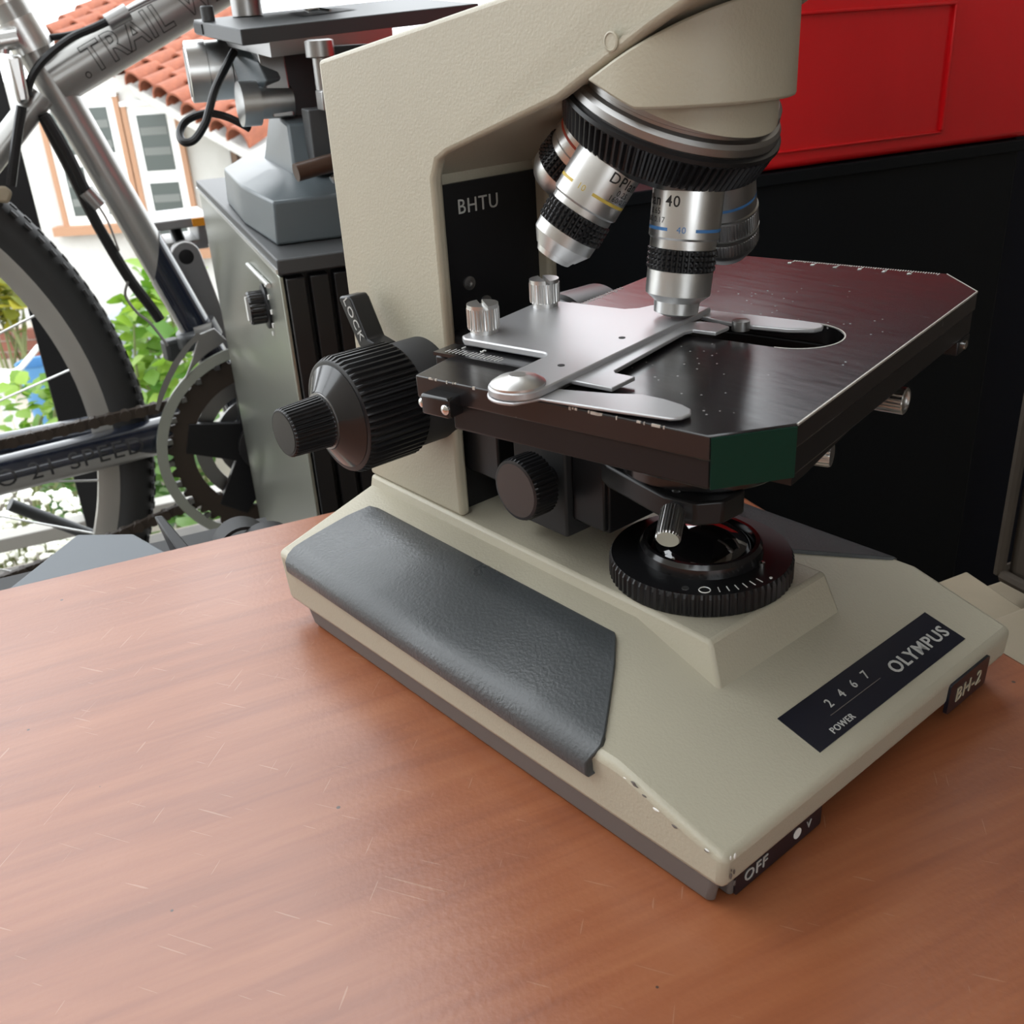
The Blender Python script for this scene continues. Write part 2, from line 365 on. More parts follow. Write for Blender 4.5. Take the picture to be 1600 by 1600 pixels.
# --- hand-rest pads on both flanks
def pad(s):
    prof = [(-46.5, 47.6), (-49, 48.1), (-60, 45.9), (-75, 42.8), (-86, 40.4), (-90.5, 39.2), (-94, 36.8), (-96.0, 33.4), (-96.4, 29.2), (-95.8, 28.0), (-93.5, 27.6)]
    back = [-169, -174, -177, -178, -178.5, -178.5, -178.5, -178.5, -177.5, -176.5, -176.5]
    frnt = [-8, -5, 5, 17, 25.5, 28.0, 27.5, 26.0, 26.5, 27, 27]
    n = 24; P = []; fs = []
    m_ = len(prof)
    for j, (y, z) in enumerate(prof):
        for i in range(n + 1):
            t = i / n; P.append(mmv(back[j] + (frnt[j] - back[j]) * t, s * (-y), z))
    for j in range(m_ - 1):
        for i in range(n):
            a = j * (n + 1) + i; fs.append((a, a + 1, a + n + 2, a + n + 1))
    mb = MB().add(P, fs)
    # rim down to the base
    ring = [j * (n + 1) for j in range(m_)][::-1] + list(range(1, n + 1)) + [j * (n + 1) + n for j in range(1, m_)] + [(m_ - 1) * (n + 1) + i for i in range(n - 1, 0, -1)]
    low = []
    for i in ring:
        p = P[i].copy(); j = i // (n + 1)
        nrm = Vector((0, s * .19, .98)) if j < 5 else (Vector((0, s * .8, .6)) if j < 7 else Vector((0, s * 1, 0)))
        low.append(p - nrm * .0035)
    k = len(ring); bidx = len(mb.v)
    mb.v += low
    for i in range(k): mb.f.append([ring[i], ring[(i + 1) % k], bidx + (i + 1) % k, bidx + i])
    return mb.build('hand_rest_pad', M['pad'], S, bevel=.0012, bseg=2, sharp=40, bang=50)
tag(pad(-1), 'dark grey rubbery hand rest pad'); tag(pad(1), 'dark grey rubbery hand rest pad')
# --- name plate on the sloping front
def slope_fr(x, y): # frame on the front slope: local x along +Y, local y uphill
    sl = .261; up = Vector((-1, 0, sl)).normalized()
    return frame(mmv(x, y, 26 + sl * (81 - x)), (0, 1, 0), up)
px0 = 64.5
fr = slope_fr(px0, 18.5)
pl = MB().prism([(-.0492, -.0092), (.0492, -.0092), (.0492, .0092), (-.0492, .0092)], -.0015, .0004, fr).build('name_plate', M['plate'], S)
def onplate(dx, dy): return fr @ Matrix.Translation((dx * MM, dy * MM, .0005))
lettering('OLYMPUS', .0079, onplate(27, -1.6), M['grey_print'], pl, bold=.012, sx=1.05)
lettering('2', .0052, onplate(-27.5, 2.4), M['grey_print'], pl); lettering('4', .0052, onplate(-19.5, 2.6), M['grey_print'], pl)
lettering('6', .0052, onplate(-11.5, 2.8), M['grey_print'], pl); lettering('7', .0052, onplate(-3.5, 3.0), M['grey_print'], pl)
lettering('POWER', .0036, onplate(-31.5, -6.2), M['grey_print'], pl)
MB().prism([(-.032, -.0003), (.0, -.0003), (.0, .0000), (-.032, .0)], 0, .0001, onplate(0, -1.2)).build('indicator_line', M['skirt'], pl)
# --- badge and power switch on the front
fb = frame(mmv(81.4, 57.5, 15.6), (0, 1, 0), Vector((.04, 0, 1)))
bd = MB().prism(rrect(-.0150, -.0070, .0150, .0070, .0015), -.001, .0005, fb).build('model_badge', M['plate'], S)
lettering('BH-2', .0092, fb @ Matrix.Translation((.0, -.0004, .0006)), mat('badge_letters', (.40, .36, .26), .5), bd, sx=.95)
sw = MB().box(mmv(71.0, -57, 6.2), (.012, .050, .0105)).build('power_switch', M['skirt'], S, bevel=.0015)
fs_ = frame(mmv(77.2, -57, 6.1), (0, 1, 0), (0, 0, 1))
sp_ = MB().prism(rrect(-.0235, -.0047, .0235, .0047, .001), -.0005, .0006, fs_).build('switch_panel', M['plate'], sw)
lettering('OFF', .0066, fs_ @ Matrix.Translation((-.013, -.0002, .0007)), M['grey_print'], sp_)
MB().prism(arc(.0095, 0, .0021, 0, 345, 20), 0, .0008, fs_).build('indicator_dot', M['white'], sp_)
lettering('V', .0045, fs_ @ Matrix.Translation((.016, -.0002, .0007)), M['grey_print'], sp_)
# --- arm
ARM = [(-195, 54), (-195, 248.5), (-78, 265.2), (0, 276.5), (40, 292), (66, 292), (48, 278), (20, 264.8), (-2, 254.6), (-33, 239.6), (-44, 234.2), (-108, 214.5), (-115, 211), (-118.6, 204), (-119, 54)]
CORE = [(-194, 54), (-194, 247.5), (-78, 264.2), (0, 275), (38, 290), (60, 290), (46, 279), (20, 266), (-2, 256), (-33, 241), (-44, 236), (-105, 216.5), (-127, 204), (-127, 54)]
def armslab(mb, poly, y0, y1):
    n = len(poly)
    def yy(x, y):
        k = max(0., (x - 0) / 64.); return y * (1 - .22 * k)
    P = [mmv(x, yy(x, y0), z) for x, z in poly] + [mmv(x, yy(x, y1), z) for x, z in poly]
    mb.add(P, [list(range(n)), list(range(n, 2 * n))[::-1]] + [[i, i + n, (i + 1) % n + n, (i + 1) % n] for i in range(n)])
b = MB(); armslab(b, CORE, -30, 30); core = b.build('arm_core', M['cream'], S)
b = MB(); armslab(b, ARM, -33, -27.5); armslab(b, ARM, 27.5, 33)
# closing strip over the back and the top so the arm reads as one casting
armslab(b, [(-195, 54), (-195, 248.5), (-78, 265.2), (0, 276.5), (40, 292), (40, 288), (0, 272.5), (-78, 261.2), (-189, 245), (-189, 54)], -28, 28)
arm = b.build('arm', M['cream'], S, bevel=.0022, bseg=3, sharp=40)
core.name = 'arm_core'
MB().lathe([(3.0, -.6), (3.0, .5), (2.5, .7), (2.3, .35)], (0, 0, 0), (0, -1, 0), 20, cap1=True).xf(Matrix.Translation(mmv(-18.5, -33, 251.2)) @ Matrix.Diagonal((MM, MM, MM, 1))).build('screw_cover', M['cream'], arm)
# observation tube mount above the frame
MB().lathe([(34, 0), (34, 6), (30, 8), (30, 16)], (0, 0, 0), (0, 0, 1), 48).xf(Matrix.Translation(mmv(8, 0, 283)) @ Matrix.Diagonal((MM, MM, MM, 1))).build('tube_mount', M['cream'], S, bevel=.001)
# --- black panel in the mouth of the arm
pn = MB().prism([(-27.4 * MM, 54 * MM), (27.4 * MM, 54 * MM), (27.4 * MM, 200 * MM), (-27.4 * MM, 200 * MM)], 0, .0016, frame(mmv(-127, 0, 0), (0, 1, 0), (0, 0, 1))).build('back_panel', M['black'], S)
fp = frame(mmv(-125.3, 0, 0), (0, 1, 0), (0, 0, 1))
lettering('BHTU', .0085, fp @ Matrix.Translation(mmv(-5.5, 190, 0)), M['grey_print'], pn, sx=.95)
for y, z in ((-13.5, 158), (-5, 148)):
    MB().lathe([(3.0, 0), (3.0, .8), (2.0, 1.0), (1.3, 1.0), (1.3, .2)], (0, 0, 0), (1, 0, 0), 18).xf(Matrix.Translation(mmv(-125.4, y, z)) @ Matrix.Diagonal((MM, MM, MM, 1))).build('socket_screw', M['alu_dark'], pn)
# --- focus knobs
def scale_at(p): return Matrix.Translation(mmv(*p)) @ Matrix.Diagonal((MM, MM, MM, 1))
kx, kz = -136.3, 113.0
MB().lathe([(23.5, -2), (23.5, 16), (22.5, 17.5)], (0, 0, 0), (0, -1, 0), 64).xf(scale_at((kx, -33, kz))).build('focus_collar', M['black_matte'], S)
ck = MB().lathe([(24.0, 16.5), (25.4, 18), (25.4, 44), (24.2, 46.6), (23.2, 47)], (0, 0, 0), (0, -1, 0), 208, knurl={1: 1.2, 2: 1.2}).xf(scale_at((kx, -33, kz))).build('coarse_focus_knob', M['black'], S, sharp=25)
MB().lathe([(22.4, 46), (22.2, 47.3), (13, 53.5), (12.5, 54)], (0, 0, 0), (0, -1, 0), 64).xf(scale_at((kx, -33, kz))).build('cone_face', M['black_gloss'], ck)
MB().lathe([(12.2, 53), (12.2, 54.6)], (0, 0, 0), (0, -1, 0), 40).xf(scale_at((kx, -33, kz))).build('collar_ring', M['alu_dark'], ck)
fk = MB().lathe([(11.6, 54), (11.2, 55), (10.4, 72), (9.6, 72.8)], (0, 0, 0), (0, -1, 0), 144, knurl={1: .6, 2: .5}).xf(scale_at((kx, -33, kz))).build('fine_focus_knob', M['black'], S, sharp=25)
MB().lathe([(8.9, 72.4), (8.9, 73.0)], (0, 0, 0), (0, -1, 0), 40).xf(scale_at((kx, -33, kz))).build('cap', M['knobcap'], fk)
# right-hand side knob, mirrored
MB().lathe([(23.5, -2), (23.5, 16), (24.0, 16.5), (25.4, 18), (25.4, 44), (23.2, 47), (12, 54), (11.6, 54), (10.4, 72), (9.6, 72.8)], (0, 0, 0), (0, 1, 0), 64).xf(scale_at((kx, 33, kz))).build('coarse_focus_knob', M['black'], S)
# lock lever
lvp = [(-150, 126), (-164, 131), (-176.5, 150.5), (-175.5, 152), (-168.0, 153.2), (-166, 151.5), (-157, 135.5), (-148, 134)]
n = len(lvp)
lv = MB().add([mmv(x, -49, z) for x, z in lvp] + [mmv(x, -39, z) for x, z in lvp], [list(range(n)), list(range(n, 2 * n))[::-1]] + [[i, i + n, (i + 1) % n + n, (i + 1) % n] for i in range(n)]).build('lock_lever', M['black'], S, bevel=.001)
ld = Vector((-164 + 176.5, 0, 131 - 150.5)).normalized(); ln = Vector((-.842, 0, -.54))
lettering('LOCK', .0058, frame(mmv(-165.6, -49.05, 143.2), ld, Vector((.842, 0, .54))), M['grey_print'], lv, sx=1.25)
# --- nose housing: wedge between the arm and the tilted nosepiece
AL = radians(24.39); P0 = mmv(-15.5, 9.5, 262); NV = Vector((-sin(AL), 0, -cos(AL))); E1 = Vector((cos(AL), 0, -sin(AL))); E2 = Vector((0, 1, 0))
def housing(R, cx, cy, z0, z1, sN, top):
    pts = arc(cx, cy, R, -90, 90, 40) + [(-62, cy + R), (-62, cy - R)]
    mb = MB().prism([(x * MM, y * MM) for x, y in pts], z0 * MM, z1 * MM)
    bm = bmesh.new(); vv = [bm.verts.new(p) for p in mb.v]
    for f in mb.f: bm.faces.new([vv[i] for i in f])
    def cut(co, no):
        g = bm.verts[:] + bm.edges[:] + bm.faces[:]
        r = bmesh.ops.bisect_plane(bm, geom=g, plane_co=co, plane_no=no, clear_outer=True)
        ed = [e for e in bm.edges if e.is_boundary]
        bmesh.ops.holes_fill(bm, edges=ed)
    cut(P0 + NV * sN * MM, NV)
    if top:
        cut(mmv(-33, 0, 238.9), Vector((-.433, 0, .901)))
    bm.verts.index_update()
    out = MB(); out.v = [v.co.copy() for v in bm.verts]; out.f = [[v.index for v in f.verts] for f in bm.faces]; bm.free(); return out
hs = housing(36.5, -20, 3, 231.5, 300, 25.6, True).build('nose_housing', M['cream'], S, bevel=.001, sharp=30, bang=38)
housing(30.5, -20, 4, 195, 236, 27, False).build('nose_neck', M['cream'], hs, sharp=30)
# --- revolving nosepiece
def nose(prof, seg=96, knurl=None, **k): return MB().lathe([(r * MM, h * MM) for r, h in prof], P0, NV, seg, ref=E1, knurl={a: v * MM for a, v in knurl.items()} if knurl else None, **k)
npc = nose([(28, 25.2), (34.6, 25.8), (36.0, 27.0), (36.4, 29.6), (35.2, 30.2), (35.3, 31.2), (37.2, 31.8), (38.2, 33.2), (38.4, 35.6), (37.8, 36.9)], 128).build('nosepiece', M['alu_dark'], S, sharp=25)
nose([(38.2, 36.4), (39.7, 37.0), (39.9, 38.4), (39.4, 39.4), (37.0, 48.2), (35.6, 49.4), (30, 53.5), (8, 57)], 352, {3: 1.5, 4: 1.5}).build('knurled_ring', M['black'], npc, sharp=25)
PH0 = -17.42
def odir(k):
    ph = radians(PH0 + 72 * k); return (NV * cos(AL) + (E1 * cos(ph) + E2 * sin(ph)) * sin(AL)).normalized()
def objective(k, prof, knurl, name_label, band, bandcol, lets, mbody='alu', bandtxt=None):
    d = odir(k)
    out = (CAM - (P0 + d * .075)); out = (out - d * out.dot(d)).normalized(); rt = (-d).cross(out)
    o = MB().lathe([(r * MM, h * MM) for r, h in prof], P0, d, 64, ref=out).build('objective', M[mbody], S, sharp=28)
    tag(o, name_label)
    for (a, bb, R, dep, rows) in knurl:
        if rows:                                     # diamond-cut knurl: rows of little blocks
            pr = []; kn = {}; hh = (bb - a) / rows
            for r_ in range(rows):
                q = len(pr); pr += [(R - dep, a + r_ * hh), (R, a + r_ * hh + hh * .25), (R, a + r_ * hh + hh * .75)]
                kn[q + 1] = dep; kn[q + 2] = dep
            pr.append((R - dep, bb))
            MB().lathe([(r * MM, h * MM) for r, h in pr], P0, d, 144, ref=out, knurl={i: v * MM for i, v in kn.items()}, cap0=False, cap1=False).build('knurled_grip', M['black'], o, sharp=20)
        else:
            MB().lathe([((R - .6) * MM, a * MM), (R * MM, (a + .5) * MM), (R * MM, (bb - .5) * MM), ((R - .6) * MM, bb * MM)], P0, d, 256, ref=out, knurl={1: dep * MM, 2: dep * MM}, cap0=False, cap1=False).build('ribbed_grip', M['alu_dark'], o, sharp=20)
    def wr(s, th0, R):
        def f(p):
            th = th0 + p.x / (R * MM); q = (R + .02) * MM + p.z
            return P0 + d * (s * MM - p.y) + (out * cos(th) + rt * sin(th)) * q
        return f
    if band:
        s, R, gaps = band
        for a0, a1 in gaps:
            n = max(4, int((a1 - a0) / 5)); P = []
            for i in range(n + 1):
                th = radians(a0 + (a1 - a0) * i / n)
                for ds, dr in ((-.55, .04), (.55, .04)): P.append(P0 + d * (s + ds) * MM + (out * cos(th) + rt * sin(th)) * (R + dr) * MM)
            MB().add(P, [(2 * i, 2 * i + 1, 2 * i + 3, 2 * i + 2) for i in range(n)]).build('colour_band', M[bandcol], o)
        if bandtxt: lettering(bandtxt[0], .0031, None, M[bandcol], o, wrap=wr(s, radians(bandtxt[1]), R), depth=.00004)
    for body, size, s, th, bold in lets:
        lettering(body, size * MM, None, M['black_print'], o, bold=bold, wrap=wr(s, radians(th), prof[1][0]), depth=.00004)
    return o
p40 = [(12.0, 50), (12.4, 52), (12.4, 75.4), (11.9, 76.0), (11.7, 76.2), (11.7, 79.2), (10.8, 79.3), (10.8, 86.8), (11.7, 87.0), (11.6, 95.4), (8.2, 98.2), (8.0, 102.2), (5.0, 103.4), (2.2, 103.4), (2.0, 103.0)]
objective(0, p40, [(79.3, 86.9, 12.2, .8, 4)], 'silver objective with a blue band marked 40', (72.6, 12.4, ((-85, -28), (18, 85), (85, 275))), 'blue',
          [('DPlan 40', 5.2, 63.4, -60, .01), ('0.65', 3.0, 67.0, -58, 0), ('160/0.17', 2.8, 69.8, -60, 0)], bandtxt=('40', -5))
p10 = [(12.0, 50), (12.4, 52), (12.4, 75.4), (11.9, 76.0), (11.5, 76.2), (11.5, 78.4), (10.8, 78.5), (10.8, 86.4), (11.6, 86.6), (11.4, 90.6), (8.2, 95.2), (7.6, 95.4), (6.6, 97.4), (5.2, 97.6), (4.6, 97.0)]
objective(-1, p10, [(78.5, 86.5, 12.4, .9, 4)], 'silver objective with a yellow band marked 10', (70.4, 12.4, ((-90, -38), (2, 90), (90, 270))), 'gold',
          [('DPlan 10', 5.2, 62.3, 62, .01), ('0.25', 2.9, 66.0, 50, 0), ('160/0.17', 2.7, 68.4, 52, 0)], bandtxt=('10', -19))
p4 = [(11.6, 50), (12.2, 54), (12.2, 70.0), (11.6, 71), (11.3, 71.2), (11.3, 74), (10.8, 74.1), (10.8, 82), (11.5, 82.2), (11.2, 86), (9, 90), (6, 90.4)]
objective(-2, p4, [(74.1, 82.1, 12.2, .9, 4)], 'silver objective with a red band behind the other ones', (66.0, 12.2, ((-180, 180),)), 'redband', [])
p100 = [(12.0, 50), (12.4, 52), (12.4, 76), (13.0, 76.4), (13.0, 77.2), (12.3, 77.3), (12.3, 84.2), (13.0, 84.4), (12.7, 86.0), (12.2, 86.1), (12.2, 91.0), (12.0, 92.2), (11.2, 93.4), (8, 97), (5, 98.5), (3, 98.6)]
objective(1, p100, [(77.2, 84.3, 12.9, .5, 0), (86.0, 91.2, 12.7, .5, 0)], 'grey objective with two ribbed rings and a faint blue band', (71.5, 12.4, ((-180, 180),)), 'blue', [], mbody='alu_dark')
# --- stage (turned 11 degrees)
SA = radians(11.0); US = Vector((cos(SA), sin(SA), 0)); VS = Vector((-sin(SA), cos(SA), 0))
def SF(z): return frame(mmv(0, 0, z), US, VS)
def mmp(L): return [(x * MM, y * MM) for x, y in L]
ZS = 154.0
outer = [(-71, -60), (-67, -86), (43, -86), (59.5, -66), (59.5, 98), (40.5, 122), (-71, 122)]
hole = arc(23, 13, 16.5, -90, 90, 16) + arc(-6, 13, 16.5, 90, 270, 16)
st = MB().prism(mmp(outer), -.0075, 0, SF(ZS), [mmp(hole)]).build('stage', M['stage'], S, bevel=.0005, sharp=30, bang=60)
body = [(-52, -85.2), (42.6, -85.2), (58.8, -65.6), (58.8, 97.6), (40, 121.2), (-70, 121.2), (-70, -58), (-52, -62)]
st2 = MB().prism(mmp(body), -.0165, -.0074, SF(ZS), [mmp(hole)]).build('stage_body', M['black'], st, bevel=.0006, bang=60)
MB().prism(mmp([(43.45, -85.75), (59.35, -66.35), (59.75, -66.6), (43.75, -86.1)]), -.0160, -.0006, SF(ZS)).build('corner_facet', M['green'], st)  # corner face given its own dark green
MB().prism(mmp([(30, -62), (57, -62), (57, -52), (50, 60), (30, 60)]), -.021, -.0165, SF(ZS)).build('under_plate', M['black'], st)
MB().prism(mmp([(-67, -85.6), (-52, -85.6), (-52, -78), (-67, -78)]), -.0115, -.0072, SF(ZS)).build('end_bracket', M['black'], st, bevel=.001)
MB().prism(mmp(rrect(-60.0, -92, -47.5, -84, 1.2)), -.0105, -.0035, SF(ZS)).build('stop_block', M['black_gloss'], st, bevel=.0008)
for u in (-58.5, -49.5):
    fr_ = SF(ZS)
    MB().lathe([(1.7, 0), (1.7, .8), (1.0, 1.4), (.4, 1.5)], (0, 0, 0), (0, -1, 0), 16).xf(fr_ @ Matrix.Translation(mmv(u - (1.3 if u < -55 else -1), -92 + (1.5 if u < -55 else 0), -7)) @ Matrix.Diagonal((MM, MM, MM, 1))).build('small_screw', M['chrome'], st)
# vernier strip and rail at the left end
MB().prism(mmp([(-78, -64), (-72, -64), (-72, 20), (-78, 20)]), -.010, -.001, SF(ZS)).build('travel_rail', M['black'], st, bevel=.0005)
vr = MB().prism(mmp([(-77, -66), (-38, -66), (-38, -55), (-77, -55)]), .0, .0012, SF(ZS)).build('vernier_plate', M['black_gloss'], st)
for i in range(16):
    u = -73 + i * 1.6
    MB().prism(mmp([(u, -64.2), (u + .22, -64.2), (u + .22, -61.5 - (1.4 if i % 5 == 0 else 0) + 1.6), (u, -61.5 - (1.4 if i % 5 == 0 else 0) + 1.6)]), .0012, .0013, SF(ZS)).build('tick', M['white'], vr)
for i, c in enumerate('15'): lettering(c, .0032, SF(ZS + 1.3) @ Matrix.Translation(mmv(-70 + i * 9, -57.6, 0)), M['white'], vr)
# ruler on the far edge
for i in range(61):
    u = -26 + i * 1.06; L_ = 3.0 if i % 10 == 0 else (2.2 if i % 5 == 0 else 1.5)
    MB().prism(mmp([(u, 121.2 - L_), (u + .3, 121.2 - L_), (u + .3, 121.2), (u, 121.2)]), 0, .0001, SF(ZS + .02)).build('tick', M['white'], st)
for i in range(6):
    lettering(str(9 - i), .0036, SF(ZS + .05) @ Matrix.Rotation(pi, 4, 'Z') @ Matrix.Translation(mmv(26 - i * 10.6, -116, 0)), M['white'], st)
for i in range(14):
    v = 16 + i * 2.2
    MB().prism(mmp([(-70.6, v), (-68.5 + (.8 if i % 5 == 0 else 0), v), (-68.5 + (.8 if i % 5 == 0 else 0), v + .3), (-70.6, v + .3)]), 0, .0001, SF(ZS + .02)).build('tick', M['white'], st)
# far corner bracket with screw
MB().prism(mmp([(46, 84), (59, 84), (59, 98), (46, 110)]), -.0225, -.0165, SF(ZS)).build('corner_bracket', M['black'], st, bevel=.0008)
MB().lathe([(1.8, 0), (1.8, .9), (.9, 1.2)], (0, 0, 0), (1, 0, 0), 16).xf(SF(ZS) @ Matrix.Translation(mmv(59, 91, -19.5)) @ Matrix.Diagonal((MM, MM, MM, 1))).build('small_screw', M['chrome'], st)
# worn bare edges
for nm, pl_ in (('right', [(59.15, -66), (59.62, -66), (59.62, 98), (59.15, 98)]), ('far corner', [(59.4, 97.6), (59.65, 98), (40.6, 122.05), (40.4, 121.6)])):
    MB().prism(mmp(pl_), -.0006, .00008, SF(ZS)).build('worn_edge', M['dots'], st)
MB().prism(mmp(arc(23, 13, 17.0, -90, 90, 24) + arc(23, 13, 16.55, 90, -90, 24)), -.0003, .00008, SF(ZS)).build('worn_edge', M['dots'], st)
# worn bare edge along the front rim
for k in range(26):
    u = -66 + random.random() * 108; l_ = .3 + random.random() ** 3 * 3
    MB().prism(mmp([(u, -86.05), (u + l_, -86.05), (u + l_, -85.6), (u, -85.6)]), -.0004 - random.random() * .0006, .00006, SF(ZS)).build('paint_chip', M['dots'], st)
# --- slide holder
ZH = ZS + 4.6
main = [(-73, -54.5), (-75.5, -31.5), (-77.5, -2), (-70.5, .5), (-59.5, 1.2), (-40.5, 2.0), (-36.5, 5.5), (-34.5, 10.5), (-30.0, 17.6), (-12.6, 17.6)] + [(-12.6, -80)] + arc(-22.0, -87, 9.4, 0, -180, 14) + [(-31.6, -63.0)] + arc(-35.6, -61.0, 4, 0, 80, 5) + [(-70, -57.0)]
hd = MB().prism(mmp(main), -.0026, 0, SF(ZH)).build('slide_holder', M['alu_plate'], S, bevel=.0005, bang=60); tag(hd, 'silver mechanical slide holder on the stage')
MB().prism(mmp([(-34, -80), (-14.5, -80), (-14.5, 16), (-34, 16)]), -.0044, -.0026, SF(ZH)).build('holder_bar', M['alu_dark'], hd)
fr2 = [(-16, -72.0), (2.4, -72.2), (2.9, -59.7), (-4.6, -59.4), (-6.2, -57.6), (-8.4, -8.9), (-7.0, -5.6), (1.6, -5.2), (2.4, 3.5), (-3.0, 5.6), (-10.0, 5.0), (-16, -.5)]
MB().prism(mmp(fr2), .0014, .0028, SF(ZS)).build('slide_frame', M['alu_plate'], hd, bevel=.0003, bang=60)
fin = arc(-22.0, -87, 9.8, 150, 300, 14) + [(-13.0, -88.2), (0, -87.2), (14.7, -85.6), (29.4, -83.6), (31.9, -81.4), (32.6, -77.6), (30.8, -74.4), (26.5, -72.2), (19.6, -70.6), (11.9, -70.2), (3.7, -73.9), (-10.0, -77.8), (-14.0, -78.5), (-24, -77)]
MB().prism(mmp(fin), .0008, .0019, SF(ZS)).build('spring_finger', M['alu_plate'], hd, bevel=.0004, bang=60)
ff = [(-16.5, 12), (-16.5, 20), (5.2, 21.2), (22, 21.6), (27.5, 21.2), (30.4, 19.4), (31.2, 16.6), (29.6, 13.4), (21.2, 9.6), (10, 8.2), (6.5, 8.2), (-4, 8.6)]
MB().prism(mmp(ff), .0012, .0028, SF(ZS)).build('fixed_finger', M['alu_plate'], hd, bevel=.0004, bang=60)
MB().lathe([(3.2, 1), (3.2, 4.4), (1, 4.8)], (0, 0, 0), (0, 0, 1), 20).xf(SF(ZS) @ Matrix.Translation(mmv(5.0, 7.0, 0)) @ Matrix.Diagonal((MM, MM, MM, 1))).build('pivot_pin', M['alu_dark'], hd)
MB().lathe([(8.6, 0), (8.6, .7), (6.2, 2.2), (2.7, 3.1), (2.6, 3.2)], (0, 0, 0), (0, 0, 1), 40).xf(SF(ZH) @ Matrix.Translation(mmv(-21.8, -87.4, 0)) @ Matrix.Diagonal((MM, MM, MM, 1))).build('pivot_button', M['alu'], hd, sharp=25)
for u, v in ((-21, -66), (-20.5, -31)):
    MB().lathe([(1.2, 0), (1.2, .15)], (0, 0, 0), (0, 0, 1), 14).xf(SF(ZH) @ Matrix.Translation(mmv(u, v, 0)) @ Matrix.Diagonal((MM, MM, MM, 1))).build('pin_hole', M['black_matte'], hd)
def thumbscrew(u, v, rot):
    fr_ = SF(ZH) @ Matrix.Translation(mmv(u, v, 0)) @ Matrix.Rotation(rot, 4, 'Z') @ Matrix.Diagonal((MM, MM, MM, 1))
    mb = MB().lathe([(5.0, 0), (5.0, 1.6), (5.8, 1.8), (5.9, 2.4), (5.9, 9.2)], (0, 0, 0), (0, 0, 1), 112, knurl={3: .35, 4: .35})
    for s in (-1, 1):
        a0 = math.degrees(math.acos(.9 / 5.7)); hp = [(s * 5.7 * cos(radians(a)), 5.7 * sin(radians(a))) for a in [-a0 + 2 * a0 * i / 24 for i in range(25)]]
        mb.prism(hp, 9.1, 10.6)
    return mb.xf(fr_).build('thumb_screw', M['alu'], hd, sharp=25)
thumbscrew(-68.5, -47.5, .9); thumbscrew(-71.0, -7.5, .9)
# --- stage bracket, condenser and its carrier
MB().box(mmv(-92, -2, 128), (.070, .052, .022)).box(mmv(-112, -2, 105), (.026, .046, .060)).build('stage_bracket', M['black'], S, bevel=.001)
MB().box(mmv(-70, -2, 100), (.032, .050, .072)).build('rack_block', M['black_matte'], S, bevel=.001)
MB().box(mmv(-44, -20, 92), (.018, .008, .040)).box(mmv(-44, -2, 96), (.020, .040, .050)).build('dovetail_slide', M['black'], S, bevel=.0008)
cx, cy = -8, 2
cp = [(-50, -20)] + [(cx + 32 * cos(radians(a)), cy + 32 * sin(radians(a))) for a in range(-150, 151, 8)] + [(-50, 24)]
cc = MB().prism(mmp(cp), .1035, .1085).build('condenser_carrier', M['black_gloss'], S, bevel=.0008, bang=50)
MB().prism(mmp([(-50, -17), (-30, -27), (4, -33), (16, -30), (22, -22), (22, -10), (0, 10), (-50, 14)]), .0945, .1038).build('fork', M['black'], cc, bevel=.001)
MB().lathe([(27, .1085), (27.5, .110)], (0, 0, 0), (0, 0, 1), 4)
cn = MB().lathe([(27.5 * MM, .1083), (28 * MM, .1125), (25.5 * MM, .1128), (25.5 * MM, .123), (22 * MM, .124), (21 * MM, .134)], (cx * MM, cy * MM, 0), (0, 0, 1), 256, knurl={2: .0006, 3: .0006}).build('condenser', M['black'], S, sharp=25)
dd = Vector((.50, -.866, 0)); MB().box((cx * MM + dd.x * .0256, cy * MM + dd.y * .0256, .118), (.0006, .0006, .009)).build('index_line', M['gold'], cn)
td = Vector((.50, -.80, -.42)).normalized(); tp = mmv(6, -29, 100.5)
ts = MB().lathe([(2.6 * MM, -.004), (2.6 * MM, .0035), (3.8 * MM, .0036), (4.5 * MM, .0044), (4.5 * MM, .0165), (4.0 * MM, .0172)], tp, td, 96, knurl={3: .0004, 4: .0004}).build('condenser_clamp_screw', M['alu'], S, sharp=25)
MB().lathe([(11.5, 0), (13.2, 1), (13.2, 11), (12.6, 12.2), (11.8, 12.4)], (0, 0, 0), (0, -1, 0), 160, knurl={1: .5, 2: .5}).xf(scale_at((-63, -33.5, 89.5))).build('condenser_focus_knob', M['black'], S, sharp=25)
MB().lathe([(11.4, 12), (11.4, 12.5)], (0, 0, 0), (0, -1, 0), 40).xf(scale_at((-63, -33.5, 89.5))).build('knob_face', M['knobcap'], S)
MB().cyl(mmv(-63, -34, 89.5), mmv(-63, -20, 89.5), .005).build('knob_shaft', M['black'], S)
# rods on the far side
rd = MB().lathe([(5.2, -42), (5.2, 0), (5.6, .4), (5.6, 13.2), (5.0, 13.6), (4.0, 13.6), (3.8, 12.8)], (0, 0, 0), (1, 0, 0), 64, knurl={2: .3, 3: .3}).xf(SF(113) @ Matrix.Translation(mmv(30.5, 76.5, 0)) @ Matrix.Diagonal((MM, MM, MM, 1))).build('drive_rod', M['alu'], S, sharp=25)
MB().box(mmv(-24, 66, 123), (.050, .030, .034)).build('drive_housing', M['black'], S, bevel=.001)
MB().lathe([(3, -26), (3, -4), (4.6, -3.6), (4.8, -3), (4.8, 4), (4.4, 5)], (0, 0, 0), (1, 0, 0), 80, knurl={3: .3, 4: .3}).xf(frame(mmv(24, 31.5, 105.5), (.94, .35, 0), (-.35, .94, 0)) @ Matrix.Diagonal((MM, MM, MM, 1))).build('centering_screw', M['alu'], S, sharp=25)
